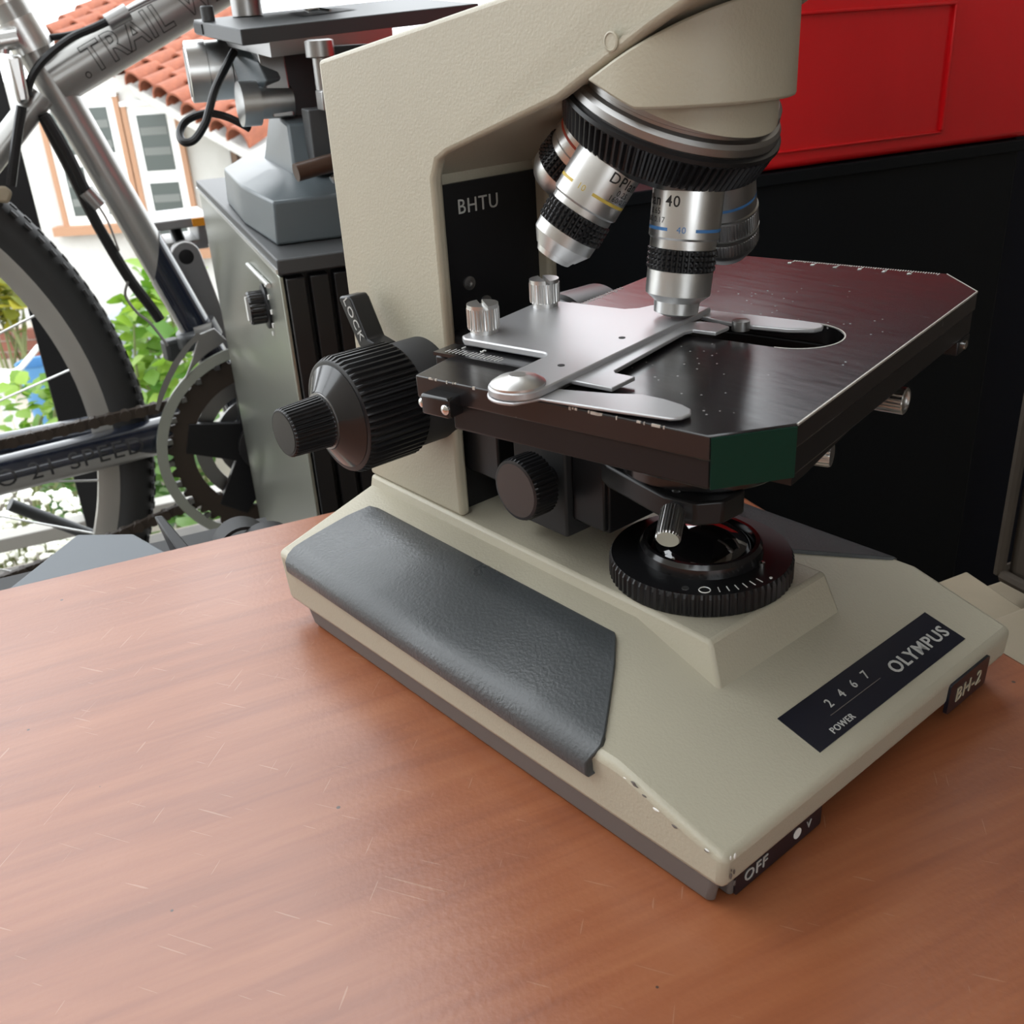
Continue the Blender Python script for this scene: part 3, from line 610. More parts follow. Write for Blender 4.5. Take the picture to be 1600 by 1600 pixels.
# --- field diaphragm dial on the base
dx, dy = -8, 3
def dl(prof, seg=96, kn=None, **k): return MB().lathe([(r * MM, h * MM) for r, h in prof], mmv(dx, dy, 0), (0, 0, 1), seg, knurl={a: v * MM for a, v in kn.items()} if kn else None, **k)
dial = dl([(35.5, 54), (36.6, 55), (36.6, 62.0), (35.6, 63.6), (24.5, 63.8)], 288, {1: .9, 2: .9}).build('field_diaphragm_dial', M['black'], S, sharp=25)
dl([(24.8, 63.6), (24.2, 67.5), (23.0, 69.2), (21.4, 69.2), (20.6, 66.5)], 72, cap1=False).build('lens_rim', M['black_gloss'], dial, sharp=25)
dl([(20.8, 64.5), (20.3, 66.0), (18, 68.8), (14, 71.6), (9, 73.6), (4.5, 74.5), (.5, 74.8)], 64).build('field_lens', M['lens'], dial, sharp=60)
dv = Vector((.63, -.777, 0)); dr_ = Vector((.777, .63, 0))
def dpos(th, r, h): return mmv(dx, dy, h) + (dv * cos(radians(th)) + dr_ * sin(radians(th))) * r * MM
for i in range(6):
    th = 13 + i * 6.2; a = dpos(th, 30.3, 63.72); c = dpos(th, 33.6, 63.68); sd = (c - a).cross(Vector((0, 0, 1))).normalized() * .00018
    MB().add([a - sd, a + sd, c + sd, c - sd, *[p + Vector((0, 0, .00018)) for p in (a - sd, a + sd, c + sd, c - sd)]], [(0, 1, 2, 3), (4, 5, 6, 7), (0, 1, 5, 4), (1, 2, 6, 5), (2, 3, 7, 6), (3, 0, 4, 7)]).build('mark', M['white'], dial)
MB().tube([dpos(3.5, 32, 63.85) + Vector((cos(a), sin(a), 0)) * .0021 for a in [2 * pi * i / 24 for i in range(24)]], .00022, 6, closed=True).build('mark', M['white'], dial)
for th, r, R in ((-9.5, 31.4, 1.4), (-31, 27.5, 1.3)):
    c = dpos(th, r, 63.6); MB().lathe([(R * MM, 0), (R * MM, .0003), (R * .5 * MM, .0003)], c, (0, 0, 1), 16).build('screw_head', M['alu_dark'] if th > -20 else M['black_matte'], dial)
c = dpos(62, 26.5, 63.6); MB().lathe([(1.2 * MM, 0), (1.2 * MM, .0022), (.6 * MM, .0026)], c, (0, 0, 1), 14).build('pin', M['chrome'], dial)
c = dpos(52, 33.6, 63.5); MB().lathe([(.7 * MM, 0), (.6 * MM, .0004)], c, (0, 0, 1), 12).build('index_dot', M['white'], dial)
# paint chips on the front left corner of the base
for k in range(16):
    t = random.random(); p = mmv(40 + 40 * t, -92.2 + .8 * t, 37.0 - 10.6 * t) if k < 9 else mmv(81.4, -90 + 5 * t, 26 - 14 * random.random())
    p += Vector((0, -.0003, -.001 - random.random() * .003)) if k < 9 else Vector((.0001, 0, 0))
    MB().sphere(p, .0004 + random.random() * .0006, 6, 4, (1.5, .4, .5) if k < 9 else (.3, .6, 1.4)).build('paint_chip', M['skirt'] if k % 3 else M['white'], base)

# ================================================================== things beyond the table on the right
M['red'] = mat('red_gloss_plastic', (.74, .010, .016), .25, spec=.3, var=(5, (.60, .008, .012)))
M['boxblack'] = mat('black_plastic', (.0035, .005, .007), .55, spec=.15, bump=(300, .15, .0005))
M['navy'] = mat('navy_black_filler', (.002, .0035, .010), .5, spec=.15)
M['taupe'] = mat('taupe_vinyl', (.065, .052, .040), .6, spec=.2, bump=(120, .3, .001), var=(18, (.05, .041, .032)))
M['card'] = mat('cream_board', (.36, .30, .21), .7, var=(20, (.29, .245, .175)))
O1, ZR = .320, .1528
tz = empty('tool_chest', D(.46, .30, FLOOR)); tag(tz, 'tool chest with a glossy red upper half and black lower half behind the microscope', 'tool chest')
deck_box('chest_body', O1, .56, .084, .513, FLOOR, ZR - .001, M['boxblack'], tz, bevel=.003)
deck_box('upper_lip', O1 - .004, O1 + .01, .082, .513, ZR - .010, ZR - .001, M['boxblack'], tz, bevel=.001)
deck_box('red_cover', O1 - .002, .56, .186, .520, ZR, .288, M['red'], tz, bevel=.005, bseg=3)
deck_box('panel_rib', O1 - .005, O1 + .001, .20, .4235, .2515, .2540, M['red'], tz, bevel=.0008)
deck_box('panel_rib', O1 - .005, O1 + .001, .4212, .4240, .166, .2540, M['red'], tz, bevel=.0008)
deck_box('panel_rib', O1 - .004, O1 + .001, .20, .4235, .1640, .1660, M['red'], tz, bevel=.0008)
nv = empty('dark_filler', D(.5, .8, FLOOR)); tag(nv, 'dark navy block added to fill the dark gap at the right of the tool chest', 'cabinet')  # added block that keeps the gap beside the chest dark
deck_box('cabinet_body', .362, .66, .535, 1.10, FLOOR, .55, M['navy'], nv, bevel=.003)  # plain body of the added dark block
deck_box('filler_front', .354, .361, .545, .815, FLOOR + .04, .54, M['navy'], nv, bevel=.002); deck_box('filler_front', .354, .361, .82, 1.09, FLOOR + .04, .54, M['navy'], nv, bevel=.002)
# carton beside the table with a taupe cushion lying on it
ct = empty('carton', D(-.13, .29, FLOOR)); tag(ct, 'cream cardboard carton with folded flaps beside the right table edge', 'carton')
deck_box('carton_body', -.40, .046, .152, .45, FLOOR, -.034, M['card'], ct, bevel=.002)
MB().hexa([D(-.02, .150, -.034), D(.044, .150, -.034), D(.044, .196, -.034), D(-.02, .196, -.034)], [D(-.02, .148, -.028), D(.046, .152, -.0225), D(.046, .198, -.0205), D(-.02, .196, -.026)]).build('flap', M['card'], ct, bevel=.001)
MB().hexa([D(-.40, .150, -.034), D(.004, .150, -.034), D(.004, .45, -.034), D(-.40, .45, -.034)], [D(-.40, .148, -.0205), D(.006, .150, -.0205), D(.006, .45, -.0205), D(-.40, .45, -.0205)]).build('flap', M['card'], ct, bevel=.002)
tc_ = empty('vinyl_cushion', D(-.15, .32, -.020)); tag(tc_, 'taupe vinyl cushion with piped edges on top of the cream carton', 'cushion')
MB().hexa([D(-.36, .205, -.0195), D(.030, .205, -.0195), D(.030, .42, -.0195), D(-.36, .42, -.0195)], [D(-.36, .203, .27), D(.032, .203, .27), D(.032, .42, .27), D(-.36, .42, .27)]).build('cushion_body', M['taupe'], tc_, bevel=.008, bseg=4)
for zz in (-.016, .266): MB().tube([D(-.36, .2035, zz), D(.028, .2035, zz), D(.031, .207, zz), D(.031, .42, zz)], .0034, 8).build('piping', M['taupe'], tc_)
MB().tube([D(.0305, .2035, -.016), D(.0305, .2035, .12), D(.0325, .2025, .266)], .003, 8).build('piping', M['taupe'], tc_)

# ================================================================== silver cabinet and the grey microscope on it
M['silver_panel'] = mat('brushed_silver_panel', (.30, .31, .27), .30, .85, bump=(40, .05, .002))
M['grey_hammer'] = mat('grey_gloss_paint', (.090, .108, .118), .30, spec=.35, bump=(260, .08, .0006))
M['dark_grey'] = mat('dark_grey_metal', (.055, .058, .060), .45, .2, spec=.35)
M['brown'] = mat('dark_brown_knob', (.060, .032, .020), .4)
ZT = .126
KC = GZ(434, 406, ZT); sa = radians(161.3); PV = Vector((cos(sa), sin(sa), 0)); QV = Vector((sin(sa), -cos(sa), 0))
if QV.dot(TV) < 0: QV = -QV
def B(p, q, z): return Vector((KC.x, KC.y, 0)) + PV * p + QV * q + Vector((0, 0, z))
def bb(mb, p0, p1, q0, q1, z0, z1): return mb.hexa([B(p0, q0, z0), B(p1, q0, z0), B(p1, q1, z0), B(p0, q1, z0)], [B(p0, q0, z1), B(p1, q0, z1), B(p1, q1, z1), B(p0, q1, z1)])
cb_ = empty('equipment_cabinet', B(.25, .08, FLOOR)); tag(cb_, 'tall equipment cabinet with a silver side and black louvred front at the table end', 'cabinet')
CD, CW = .490, .122
bb(MB(), .012, CD, .003, CW, FLOOR, ZT - .010).build('cabinet_body', M['black_matte'], cb_)
bb(MB(), .006, CD, 0, .003, FLOOR + .01, ZT - .0125).build('side_panel', M['silver_panel'], cb_, bevel=.0008)
bb(MB(), 0, CD + .004, -.001, CW + .002, ZT - .0105, ZT).build('lid', M['dark_grey'], cb_, bevel=.0012)
bb(MB(), .001, CD + .003, -.0022, -.001, ZT - .0098, ZT - .0068).build('lid_trim', M['alu'], cb_)
for k in range(7):
    q0 = .0035 + k * .0162
    bb(MB(), 0, .012, q0, q0 + .0128, -.135, ZT - .0135).build('louvre', M['black'], cb_, bevel=.0008)
bb(MB(), -.001, .012, .0035, CW - .004, -.152, -.139).build('lower_bar', M['black'], cb_, bevel=.001)
bb(MB(), .003, .012, .008, CW - .004, FLOOR + .02, -.155).build('lower_front', M['black'], cb_, bevel=.001)
# knob on the silver side
kp = GP(418, 478, B(0, 0, 0), QV); nq = -QV
MB().lathe([(.017, 0), (.017, .002), (.0155, .0028)], kp, nq, 40).build('knob_plate', M['black'], cb_)
kn = MB().lathe([(.0125, .002), (.0125, .013), (.0115, .0145)], kp, nq, 96, knurl={0: .0007, 1: .0007}).build('selector_knob', M['black_gloss'], cb_, sharp=25)
MB().box(kp + nq * .015, (.002, .0016, .018)).build('pointer', M['white'], kn)
for k in range(7):
    a = radians(60 + k * 30); c = kp + nq * .0003 + (PV * cos(a) + Vector((0, 0, 1)) * sin(a)) * .0215
    MB().box(c, (.0016, .0016, .0034)).build('scale_mark', M['white'], cb_)
a = GP(391, 413, B(0, 0, 0), QV); c = GP(424, 446, B(0, 0, 0), QV)
MB().cyl(a + nq * .002, c + nq * .002, .0018, 10).build('trim_strip', M['alu'], cb_)

# ---- grey microscope
g = empty('grey_microscope', B(.2, .07, ZT)); tag(g, 'old grey metal microscope with a black stage plate standing on the silver cabinet', 'microscope')
def ring(pts, z): return [B(p, q, z) for p, q in pts]
bot = [(.048, .008), (.046, .105), (.10, .116), (.29, .116), (.340, .100), (.358, .060), (.345, .024), (.29, .006), (.16, .002)]
mid = [(.050, .010), (.049, .103), (.10, .114), (.29, .114), (.338, .098), (.355, .060), (.342, .026), (.29, .008), (.16, .004)]
top = [(.105, .034), (.105, .098), (.13, .106), (.27, .108), (.300, .096), (.312, .062), (.300, .036), (.27, .026), (.15, .026)]
gb = MB(); n = len(bot)
gb.add(ring(bot, ZT + .0005) + ring(mid, ZT + .030) + ring(top, ZT + .041), [list(range(n))[::-1], list(range(2 * n, 3 * n))] + [[j * n + i, j * n + (i + 1) % n, (j + 1) * n + (i + 1) % n, (j + 1) * n + i] for j in (0, 1) for i in range(n)])
gb.build('foot', M['grey_hammer'], g, bevel=.002, bseg=3, sharp=35)
MB().hexa([B(.10, .036, ZT + .039), B(.10, .098, ZT + .039), B(.235, .098, ZT + .039), B(.235, .036, ZT + .039)], [B(.120, .040, ZT + .074), B(.120, .094, ZT + .074), B(.215, .090, ZT + .080), B(.215, .044, ZT + .080)]).build('foot_riser', M['grey_hammer'], g, bevel=.002)
MB().hexa([B(.165, .050, ZT + .070), B(.165, .094, ZT + .070), B(.215, .094, ZT + .070), B(.215, .050, ZT + .070)], [B(.170, .052, ZT + .142), B(.170, .094, ZT + .142), B(.215, .094, ZT + .142), B(.215, .052, ZT + .142)]).build('column', M['dark_grey'], g, bevel=.002)
MB().hexa([B(.140, .034, ZT + .078), B(.140, .050, ZT + .078), B(.175, .050, ZT + .078), B(.175, .034, ZT + .078)], [B(.150, .030, ZT + .132), B(.150, .050, ZT + .132), B(.180, .050, ZT + .132), B(.180, .030, ZT + .132)]).build('side_bracket', M['alu_dark'], g, bevel=.001)
# clutter under the stage
bb(MB(), .085, .110, .050, .070, ZT + .040, ZT + .085).build('slide_block', M['dark_grey'], g, bevel=.001)
bb(MB(), .080, .120, .072, .098, ZT + .040, ZT + .125).build('dark_housing', M['black'], g, bevel=.001)
MB().lathe([(.006, 0), (.006, .020), (.010, .021), (.010, .031), (.007, .032)], B(.075, .062, ZT + .098), (0, 0, 1), 24).build('condenser_barrel', M['alu_dark'], g, sharp=30)
MB().lathe([(.014, 0), (.014, .006), (.006, .007), (.006, .012)], B(.072, .075, ZT + .050), (0, 0, 1), 28).build('lens_mount', M['grey_hammer'], g, sharp=30)
bb(MB(), .055, .075, .055, .075, ZT + .085, ZT + .098).build('clamp_block', M['alu_dark'], g, bevel=.001)
MB().cyl(B(.055, .030, ZT + .047), B(.060, .060, ZT + .051), .0062, 18).build('brown_knob', M['brown'], g)
MB().cyl(B(.058, .055, ZT + .039), B(.064, .085, ZT + .054), .0028, 12).build('knob_stem', M['alu'], g)
# lamp houses sticking out to the left
a = G(293, 113, .815); c = G(402, 106, .83); ax = (c - a).normalized(); ln_ = (c - a).length
lm = MB().lathe([(.0195, .0006), (.0215, 0), (.0232, .001), (.0232, .016), (.0225, .0165), (.0225, .034), (.0215, .035), (.0215, ln_)], a, ax, 48).build('lamp_house', M['alu'], g, sharp=25)
MB().lathe([(.0185, .0008), (.0185, -.0004)], a, ax, 40).build('lamp_glass', M['alu_dark'], lm)
MB().lathe([(.003, 0), (.003, .006)], a + ax * .03 + Vector((0, 0, .022)), (0, 0, 1), 12).build('vent_screw', M['black'], lm)
a = G(374, 163, .76); c = G(455, 158, .775); ax = (c - a).normalized(); ln_ = (c - a).length
MB().lathe([(.0125, 0), (.0160, .0004), (.0160, .014), (.0115, .0145), (.0115, ln_)], a, ax, 40).build('focus_drum', M['alu'], g, sharp=25)
q = [G(380, 78, .79), G(425, 92, .76), G(440, 122, .76), G(425, 145, .77), G(400, 142, .79)]
nz = (q[1] - q[0]).cross(q[2] - q[0]).normalized()
MB().hexa(q, [p - nz * .012 for p in q]).build('side_plate', M['grey_hammer'], g, bevel=.001)
cab = [G(*p) for p in ((366, 80, .775), (352, 106, .77), (336, 140, .765), (327, 172, .765), (320, 194, .765), (304, 218, .765), (287, 222, .765), (281, 207, .77), (292, 188, .775), (322, 177, .78), (352, 182, .785), (376, 193, .79), (390, 201, .795))]
MB().tube(bez(cab, 5), .0030, 10).build('cable', M['black'], g)
# stage plate on top
PL = G(375, 46, .70); FL = G(302, 31, .80); PR = G(748, 5, .80); FR = PR + (FL - PL)
dn = Vector((0, 0, -.0105))
sp = MB().hexa([p + dn for p in (PL, PR, FR, FL)], [PL, PR, FR, FL]).build('stage_plate', M['dark_grey'], g, bevel=.0008)
MB().hexa([p + dn * 1.9 for p in (PL.lerp(PR, .10), PL.lerp(PR, .6), FL.lerp(FR, .6), FL.lerp(FR, .10))], [p + dn * .95 for p in (PL.lerp(PR, .10), PL.lerp(PR, .6), FL.lerp(FR, .6), FL.lerp(FR, .10))]).build('under_rail', M['alu_dark'], sp)
def onst(a_, b_, h=.0): return PL.lerp(PR, a_).lerp(FL.lerp(FR, a_), b_) + Vector((0, 0, h))
MB().add([onst(.32, .35, .0006), onst(.58, .45, .0006), onst(.56, .75, .0006), onst(.34, .7, .0006)], [(0, 1, 2, 3)]).build('stage_opening', M['black_matte'], sp)
MB().tube([onst(.36, .38, .002), onst(.37, .50, .003), onst(.43, .52, .003), onst(.45, .40, .002)], .0011, 8).build('wire_clip', M['chrome'], sp)
MB().lathe([(.005, 0), (.005, .010), (.004, .011)], onst(.02, .75, 0), (0, 0, 1), 20).build('stage_screw', M['dark_grey'], sp)
bb_ = [onst(-.005, .80, -.002), onst(.005, .80, -.002), onst(.005, .99, -.002), onst(-.005, .99, -.002)]
MB().hexa([p - Vector((0, 0, .007)) for p in bb_], bb_).build('end_stop', M['black_matte'], sp)
# post above the plate
MB().lathe([(.012, 0), (.012, .05)], onst(.20, .85, 0), (0, 0, 1), 24).build('upper_column', M['alu_dark'], g)
MB().lathe([(.03, .012), (.042, .016), (.042, .05)], onst(.36, .80, 0), (0, 0, 1), 40).build('upper_drum', M['dark_grey'], g)
for p_ in (onst(.30, .55), onst(.42, .55)):
    MB().cyl(p_ + dn * 1.2, Vector((p_.x, p_.y, ZT + .135)), .006, 16).build('stage_pillar', M['dark_grey'], g)

# ---- low bench behind the table with the black things on it
bn = empty('bench', D(.325, -.22, FLOOR)); tag(bn, 'low dark bench standing close behind the table edge', 'bench')
deck_box('bench_top', .275, .372, -.42, -.115, -.060, -.045, M['black_matte'], bn)
for t_ in (-.41, -.14): deck_box('bench_leg', .285, .362, t_, t_ + .02, FLOOR, -.060, M['black_matte'], bn)
M['slate'] = mat('slate_grey_plastic', (.085, .10, .115), .42)
def wedge():
    P = [D(.279, -.285, -.0445), D(.279, -.186, -.0445), D(.330, -.196, -.0445), D(.335, -.25, -.0445)]
    Q = [D(.279, -.285, -.016), D(.279, -.186, -.012), D(.312, -.203, -.0085), D(.330, -.234, -.0085)]
    return MB().hexa(P, Q).build('slate_tray', M['slate'], None, bevel=.0012)
tag(wedge(), 'slate grey plastic wedge sticking up behind the table edge', 'tray')
pb = MB().hexa([D(.281, -.181, -.0445), D(.281, -.172, -.0445), D(.318, -.172, -.0445), D(.318, -.181, -.0445)], [D(.281, -.181, -.014), D(.281, -.172, -.016), D(.318, -.184, -.003), D(.318, -.189, -.0025)]).build('black_panel', M['black'], None, bevel=.001)
tag(pb, 'thin black panel leaning upright next to the slate wedge', 'panel')
for k, (t0, oc, R, h, lab) in enumerate(((-.156, .297, .022, -.020, 'black curved plastic ring nearest to the thin black panel'), (-.140, .318, .020, -.014, 'black curved plastic ring in the middle of the three behind the table'), (-.126, .300, .0215, -.015, 'black curved plastic ring closest to the silver cabinet'))):
    c = D(oc, t0, -.0445 + .001)
    pts = [c + OV * 0 + TV * (R * cos(a_)) + Vector((0, 0, (R + .018 + h) * sin(a_))) for a_ in [pi * i / 20 for i in range(21)]]
    mb = MB(); P = []
    for p in pts:
        for w_ in (-.009, .009):
            for r_ in (0, -.0022):
                d_ = (p - c).normalized(); P.append(p + OV * w_ + d_ * r_)
    fs = []
    for i in range(20):
        a_ = i * 4; b_ = a_ + 4
        fs += [(a_, a_ + 2, b_ + 2, b_), (a_ + 1, b_ + 1, b_ + 3, a_ + 3), (a_, b_, b_ + 1, a_ + 1), (a_ + 2, a_ + 3, b_ + 3, b_ + 2)]
    fs += [(0, 1, 3, 2), (80, 82, 83, 81)]
    tag(mb.add(P, fs).build('plastic_ring', M['black_matte'], None), lab, 'ring', 'black plastic rings behind the table edge')

# ================================================================== bicycle
M['bike_silver'] = mat('silver_bike_paint', (.34, .335, .32), .30, .5, coat=.2)
M['bike_blue'] = mat('midnight_blue_paint', (.010, .014, .026), .2, coat=.6)
M['rubber'] = mat('tyre_rubber', (.018, .018, .018), .65, bump=(120, .2, .001))
M['rim'] = mat('grey_alloy_rim', (.42, .41, .38), .42, .6)
M['rust'] = mat('rusty_chain', (.040, .028, .020), .6, .3)
M['guard'] = mat('clear_grey_guard', (.30, .31, .27), .25, .2)
M['orange'] = mat('amber_reflector', (.75, .30, .02), .25)
BA = radians(74.3); BD = Vector((cos(BA), sin(BA), 0)); BN = Vector((sin(BA), -cos(BA), 0)); ZV = Vector((0, 0, 1))
BBc = G(397, 668, 1.340)
def BK(x, y, off=0.): return GP(x, y, BBc + BN * off, BN)
def BP(a, h, off=0.): return BBc + BD * a + ZV * h + BN * off
WC = BP(-.569, .045); WR = .443
assert abs((WC.z - WR) - FLOOR) < .02, (WC.z - WR)
FL_Z = WC.z - WR
bk = empty('bicycle', (BBc.x, BBc.y, FLOOR)); tag(bk, 'silver and dark blue mountain bicycle standing behind the silver cabinet', 'bicycle')
WRr = WC.z - FLOOR
# --- rear wheel
ty = MB(); ns = 120; P = []; fs = []
for i in range(ns):
    a = 2 * pi * i / ns; r_ = BD * cos(a) + ZV * sin(a)
    for k in range(14):
        b_ = 2 * pi * k / 14; P.append(WC + r_ * (WRr - .026 + .0245 * cos(b_)) + BN * .027 * sin(b_))
for i in range(ns):
    for k in range(14):
        fs.append((i * 14 + k, i * 14 + (k + 1) % 14, ((i + 1) % ns) * 14 + (k + 1) % 14, ((i + 1) % ns) * 14 + k))
tyre = ty.add(P, fs).build('tyre', M['rubber'], bk)
td_ = MB()
for i in range(150):
    a = 2 * pi * (i + .2) / 150; r_ = BD * cos(a) + ZV * sin(a); tg = -BD * sin(a) + ZV * cos(a)
    for s in (-.018, 0, .018):
        c = WC + r_ * (WRr - .0028 - (.0042 if s else 0)) + BN * s + tg * (.004 if s == 0 else 0)
        td_.box((0, 0, 0), (.009, .012, .0030), frame(c, tg, BN))
o_ = td_.build('tread', M['rubber'], tyre); o_['kind'] = 'stuff'
rim = MB(); rp = [(WRr - .070, -.009), (WRr - .070, .009), (WRr - .060, .015), (WRr - .038, .016), (WRr - .036, .012), (WRr - .040, -.012), (WRr - .038, -.016), (WRr - .060, -.015)]
P = []; fs = []
for i in range(ns):
    a = 2 * pi * i / ns; r_ = BD * cos(a) + ZV * sin(a)
    for (r, w_) in rp: P.append(WC + r_ * r + BN * w_)
k_ = len(rp)
for i in range(ns):
    for k in range(k_): fs.append((i * k_ + k, i * k_ + (k + 1) % k_, ((i + 1) % ns) * k_ + (k + 1) % k_, ((i + 1) % ns) * k_ + k))
rm = rim.add(P, fs).build('rim', M['rim'], bk, sharp=30)
hub = MB().lathe([(.012, -.075), (.012, -.04), (.03, -.038), (.03, -.034), (.016, -.03), (.016, .03), (.03, .034), (.03, .038), (.012, .042), (.012, .085)], WC, BN, 28).build('hub', M['alu_dark'], bk, sharp=30)
for i in range(32):
    a = 2 * pi * i / 32; s = .035 if i % 2 else -.035; a2 = a + (.55 if (i // 2) % 2 else -.55)
    p0 = WC + (BD * cos(a2) + ZV * sin(a2)) * .028 + BN * s; p1 = WC + (BD * cos(a) + ZV * sin(a)) * (WRr - .069)
    MB().cyl(p0, p1, .0013, 6).build('spoke', M['alu'], bk)
MB().sphere(WC + (BD * cos(.70) + ZV * sin(.70)) * (WRr - .05) + BN * .0150, .004, 8, 6).build('valve_dot', M['brown'], rm)
for k in range(5): MB().lathe([(.055 - k * .007, .045 + k * .006), (.055 - k * .007, .048 + k * .006)], WC, BN, 30).build('sprocket', M['rust'], hub)
# --- frame tubes
def tube(name, a, c, r, m, seg=24): return MB().tube([a, c], r, seg).build(name, m, bk, sharp=40)
sd_ = (BK(9, 0) - BBc)
tube('seat_tube', BBc + sd_ * .02, BBc + sd_ * .995, .0185, M['bike_silver'])
fr_s = BBc + sd_ * .03
sl_ = MB().tube([BBc + sd_ * .03, BBc + sd_ * .455], .0195, 24); 
for i in range(24): sl_.v[24 + i] += sd_.normalized() * ((sl_.v[24 + i] - (BBc + sd_ * .455)).dot(BD) * 1.4)
sl_.build('seat_tube_sleeve', M['bike_blue'], bk, sharp=60)
tube('seat_post', BBc + sd_ * .95, BBc + sd_ * 1.22, .0145, M['alu'])
cl_ = MB().tube([BBc + sd_ * .905, BBc + sd_ * .965], .0225, 24).build('seat_clamp', M['alu'], bk)
MB().tube([BBc + sd_ * .93 - BD * .026 - BN * .02, BBc + sd_ * .93 - BD * .026 + BN * .024], .008, 14).build('clamp_bolt', M['alu_dark'], cl_)
tta, ttb = BK(84, 127), BK(296, 0); ttd = (ttb - tta)
tpt = tube('top_tube', tta, tta + ttd * 2.3, .0255, M['bike_silver'])
# TRAIL WAY lettering wrapped on the tube
tdn = ttd.normalized(); tout = (CAM - BK(190, 62)); tout = (tout - tdn * tout.dot(tdn)).normalized(); tup = tout.cross(tdn); 
if tup.z < 0: tup = -tup
def wrapt(p):
    th = p.y / .0258; return tta + tdn * (.030 + p.x) + (tout * cos(th - .05) + tup * sin(th - .05)) * (.0257 + p.z)
def outline_letters(body, size, wrapf, parent, m1, m2, align='LEFT'):
    lettering(body, size, None, m1, parent, bold=.030, sx=.84, wrap=wrapf, depth=.0001, align=align)
    lettering(body, size, None, m2, parent, bold=.002, sx=.84, wrap=lambda p: wrapf(Vector((p.x, p.y, p.z + .0003))), depth=.0001, align=align)
outline_letters('.TRAIL WAY', .043, wrapt, tpt, M['black_print'], M['bike_silver'])
ax_l = WC + BN * .07; ax_r = WC - BN * .07
tube('seat_stay', BK(66, 150, .022), ax_l, .0125, M['bike_silver']); tube('seat_stay', BK(60, 150, -.022), ax_r, .0125, M['bike_silver'])
cs = tube('chain_stay', BK(300, 668, .03), BK(-60, 758, .045), .0225, M['bike_blue'])
tube('chain_stay', BK(310, 640, -.03), BK(-60, 712, -.045), .0185, M['bike_blue'])
tube('chain_stay_tip', BK(-58, 757.5, .045), ax_l, .015, M['bike_silver']); tube('chain_stay_tip', BK(-58, 711.5, -.045), ax_r, .014, M['bike_silver'])
c0 = BK(-60, 758, .045); c1 = BK(300, 668, .03); cdn = (c1 - c0).normalized(); cout = (CAM - c0); cout = (cout - cdn * cout.dot(cdn)).normalized(); cup = cout.cross(cdn)
if cup.z < 0: cup = -cup
L0 = (c1 - c0).length
def flash(a0, a1, th0, th1, base_c0, base_d, o_, u_, R, name, parent):
    mb = MB(); P = []; n = 8
    for i in range(2):
        for k in range(n + 1):
            th = th0 + (th1 - th0) * k / n; s = (a0 if i == 0 else a1 - .05 * (k / n)); P.append(base_c0 + base_d * s + (o_ * cos(th) + u_ * sin(th)) * R)
    mb.add(P, [(k, k + 1, n + 2 + k, n + 1 + k) for k in range(n)]).build(name, M['bike_silver'], parent)
flash(.0, .235, -1.5, -.35, c0, cdn, cout, cup, .0228, 'silver_flash', cs)
lettering('SHIMANO 21 SPEED', .030, None, mat('dark_decal', (.022, .022, .024), .45), cs, wrap=lambda p: c0 + cdn * (.060 + p.x) + (cout * cos(p.y / .0228 - .25) + cup * sin(p.y / .0228 - .25)) * (.0231 + p.z), depth=.0001)
MB().lathe([(.027, -.05), (.027, .05)], BBc, BN, 32).build('bottom_bracket', M['bike_blue'], bk)
tube('down_tube', BBc, BBc + BD * .62 + ZV * .50, .023, M['bike_blue'])
tube('head_tube', BBc + BD * .60 + ZV * .44, BBc + BD * .55 + ZV * .62, .025, M['bike_silver'])
# --- crank set
CR = BBc + BN * .062
gr = MB(); 
def annulus(r0, r1, w0, w1, seg=96, c=CR):
    P = []; fs = []
    for i in range(seg):
        a = 2 * pi * i / seg; r_ = BD * cos(a) + ZV * sin(a)
        P += [c + r_ * r0 + BN * w0, c + r_ * r1 + BN * w0, c + r_ * r1 + BN * w1, c + r_ * r0 + BN * w1]
    for i in range(seg):
        j = (i + 1) % seg
        for k in range(4): fs.append((i * 4 + k, i * 4 + (k + 1) % 4, j * 4 + (k + 1) % 4, j * 4 + k))
    return MB().add(P, fs)
cr_ = annulus(.119, .1315, .006, .010).build('chain_guard', M['guard'], bk, sharp=30)
for i in range(26):
    a = 2 * pi * i / 26; MB().box(CR + (BD * cos(a) + ZV * sin(a)) * .1165 + BN * .0075, (.006, .006, .006)).build('guard_tab', M['alu_dark'], cr_)
rg = MB(); P = []; fs = []; T_ = 48
for i in range(T_ * 4):
    a = 2 * pi * i / (T_ * 4); r_ = BD * cos(a) + ZV * sin(a); ro = .119 if i % 4 in (0, 1) else .112
    P += [CR + r_ * .088 - BN * .002, CR + r_ * ro - BN * .002, CR + r_ * ro + BN * .003, CR + r_ * .088 + BN * .003]
for i in range(T_ * 4):
    j = (i + 1) % (T_ * 4)
    for k in range(4): fs.append((i * 4 + k, i * 4 + (k + 1) % 4, j * 4 + (k + 1) % 4, j * 4 + k))
rg.add(P, fs).build('chainring', M['rust'], bk, sharp=30)
annulus(.066, .084, -.014, -.011).build('middle_chainring', M['alu_dark'], bk, sharp=30)
annulus(.040, .056, -.024, -.021).build('small_chainring', M['alu_dark'], bk, sharp=30)
sp_ = MB()
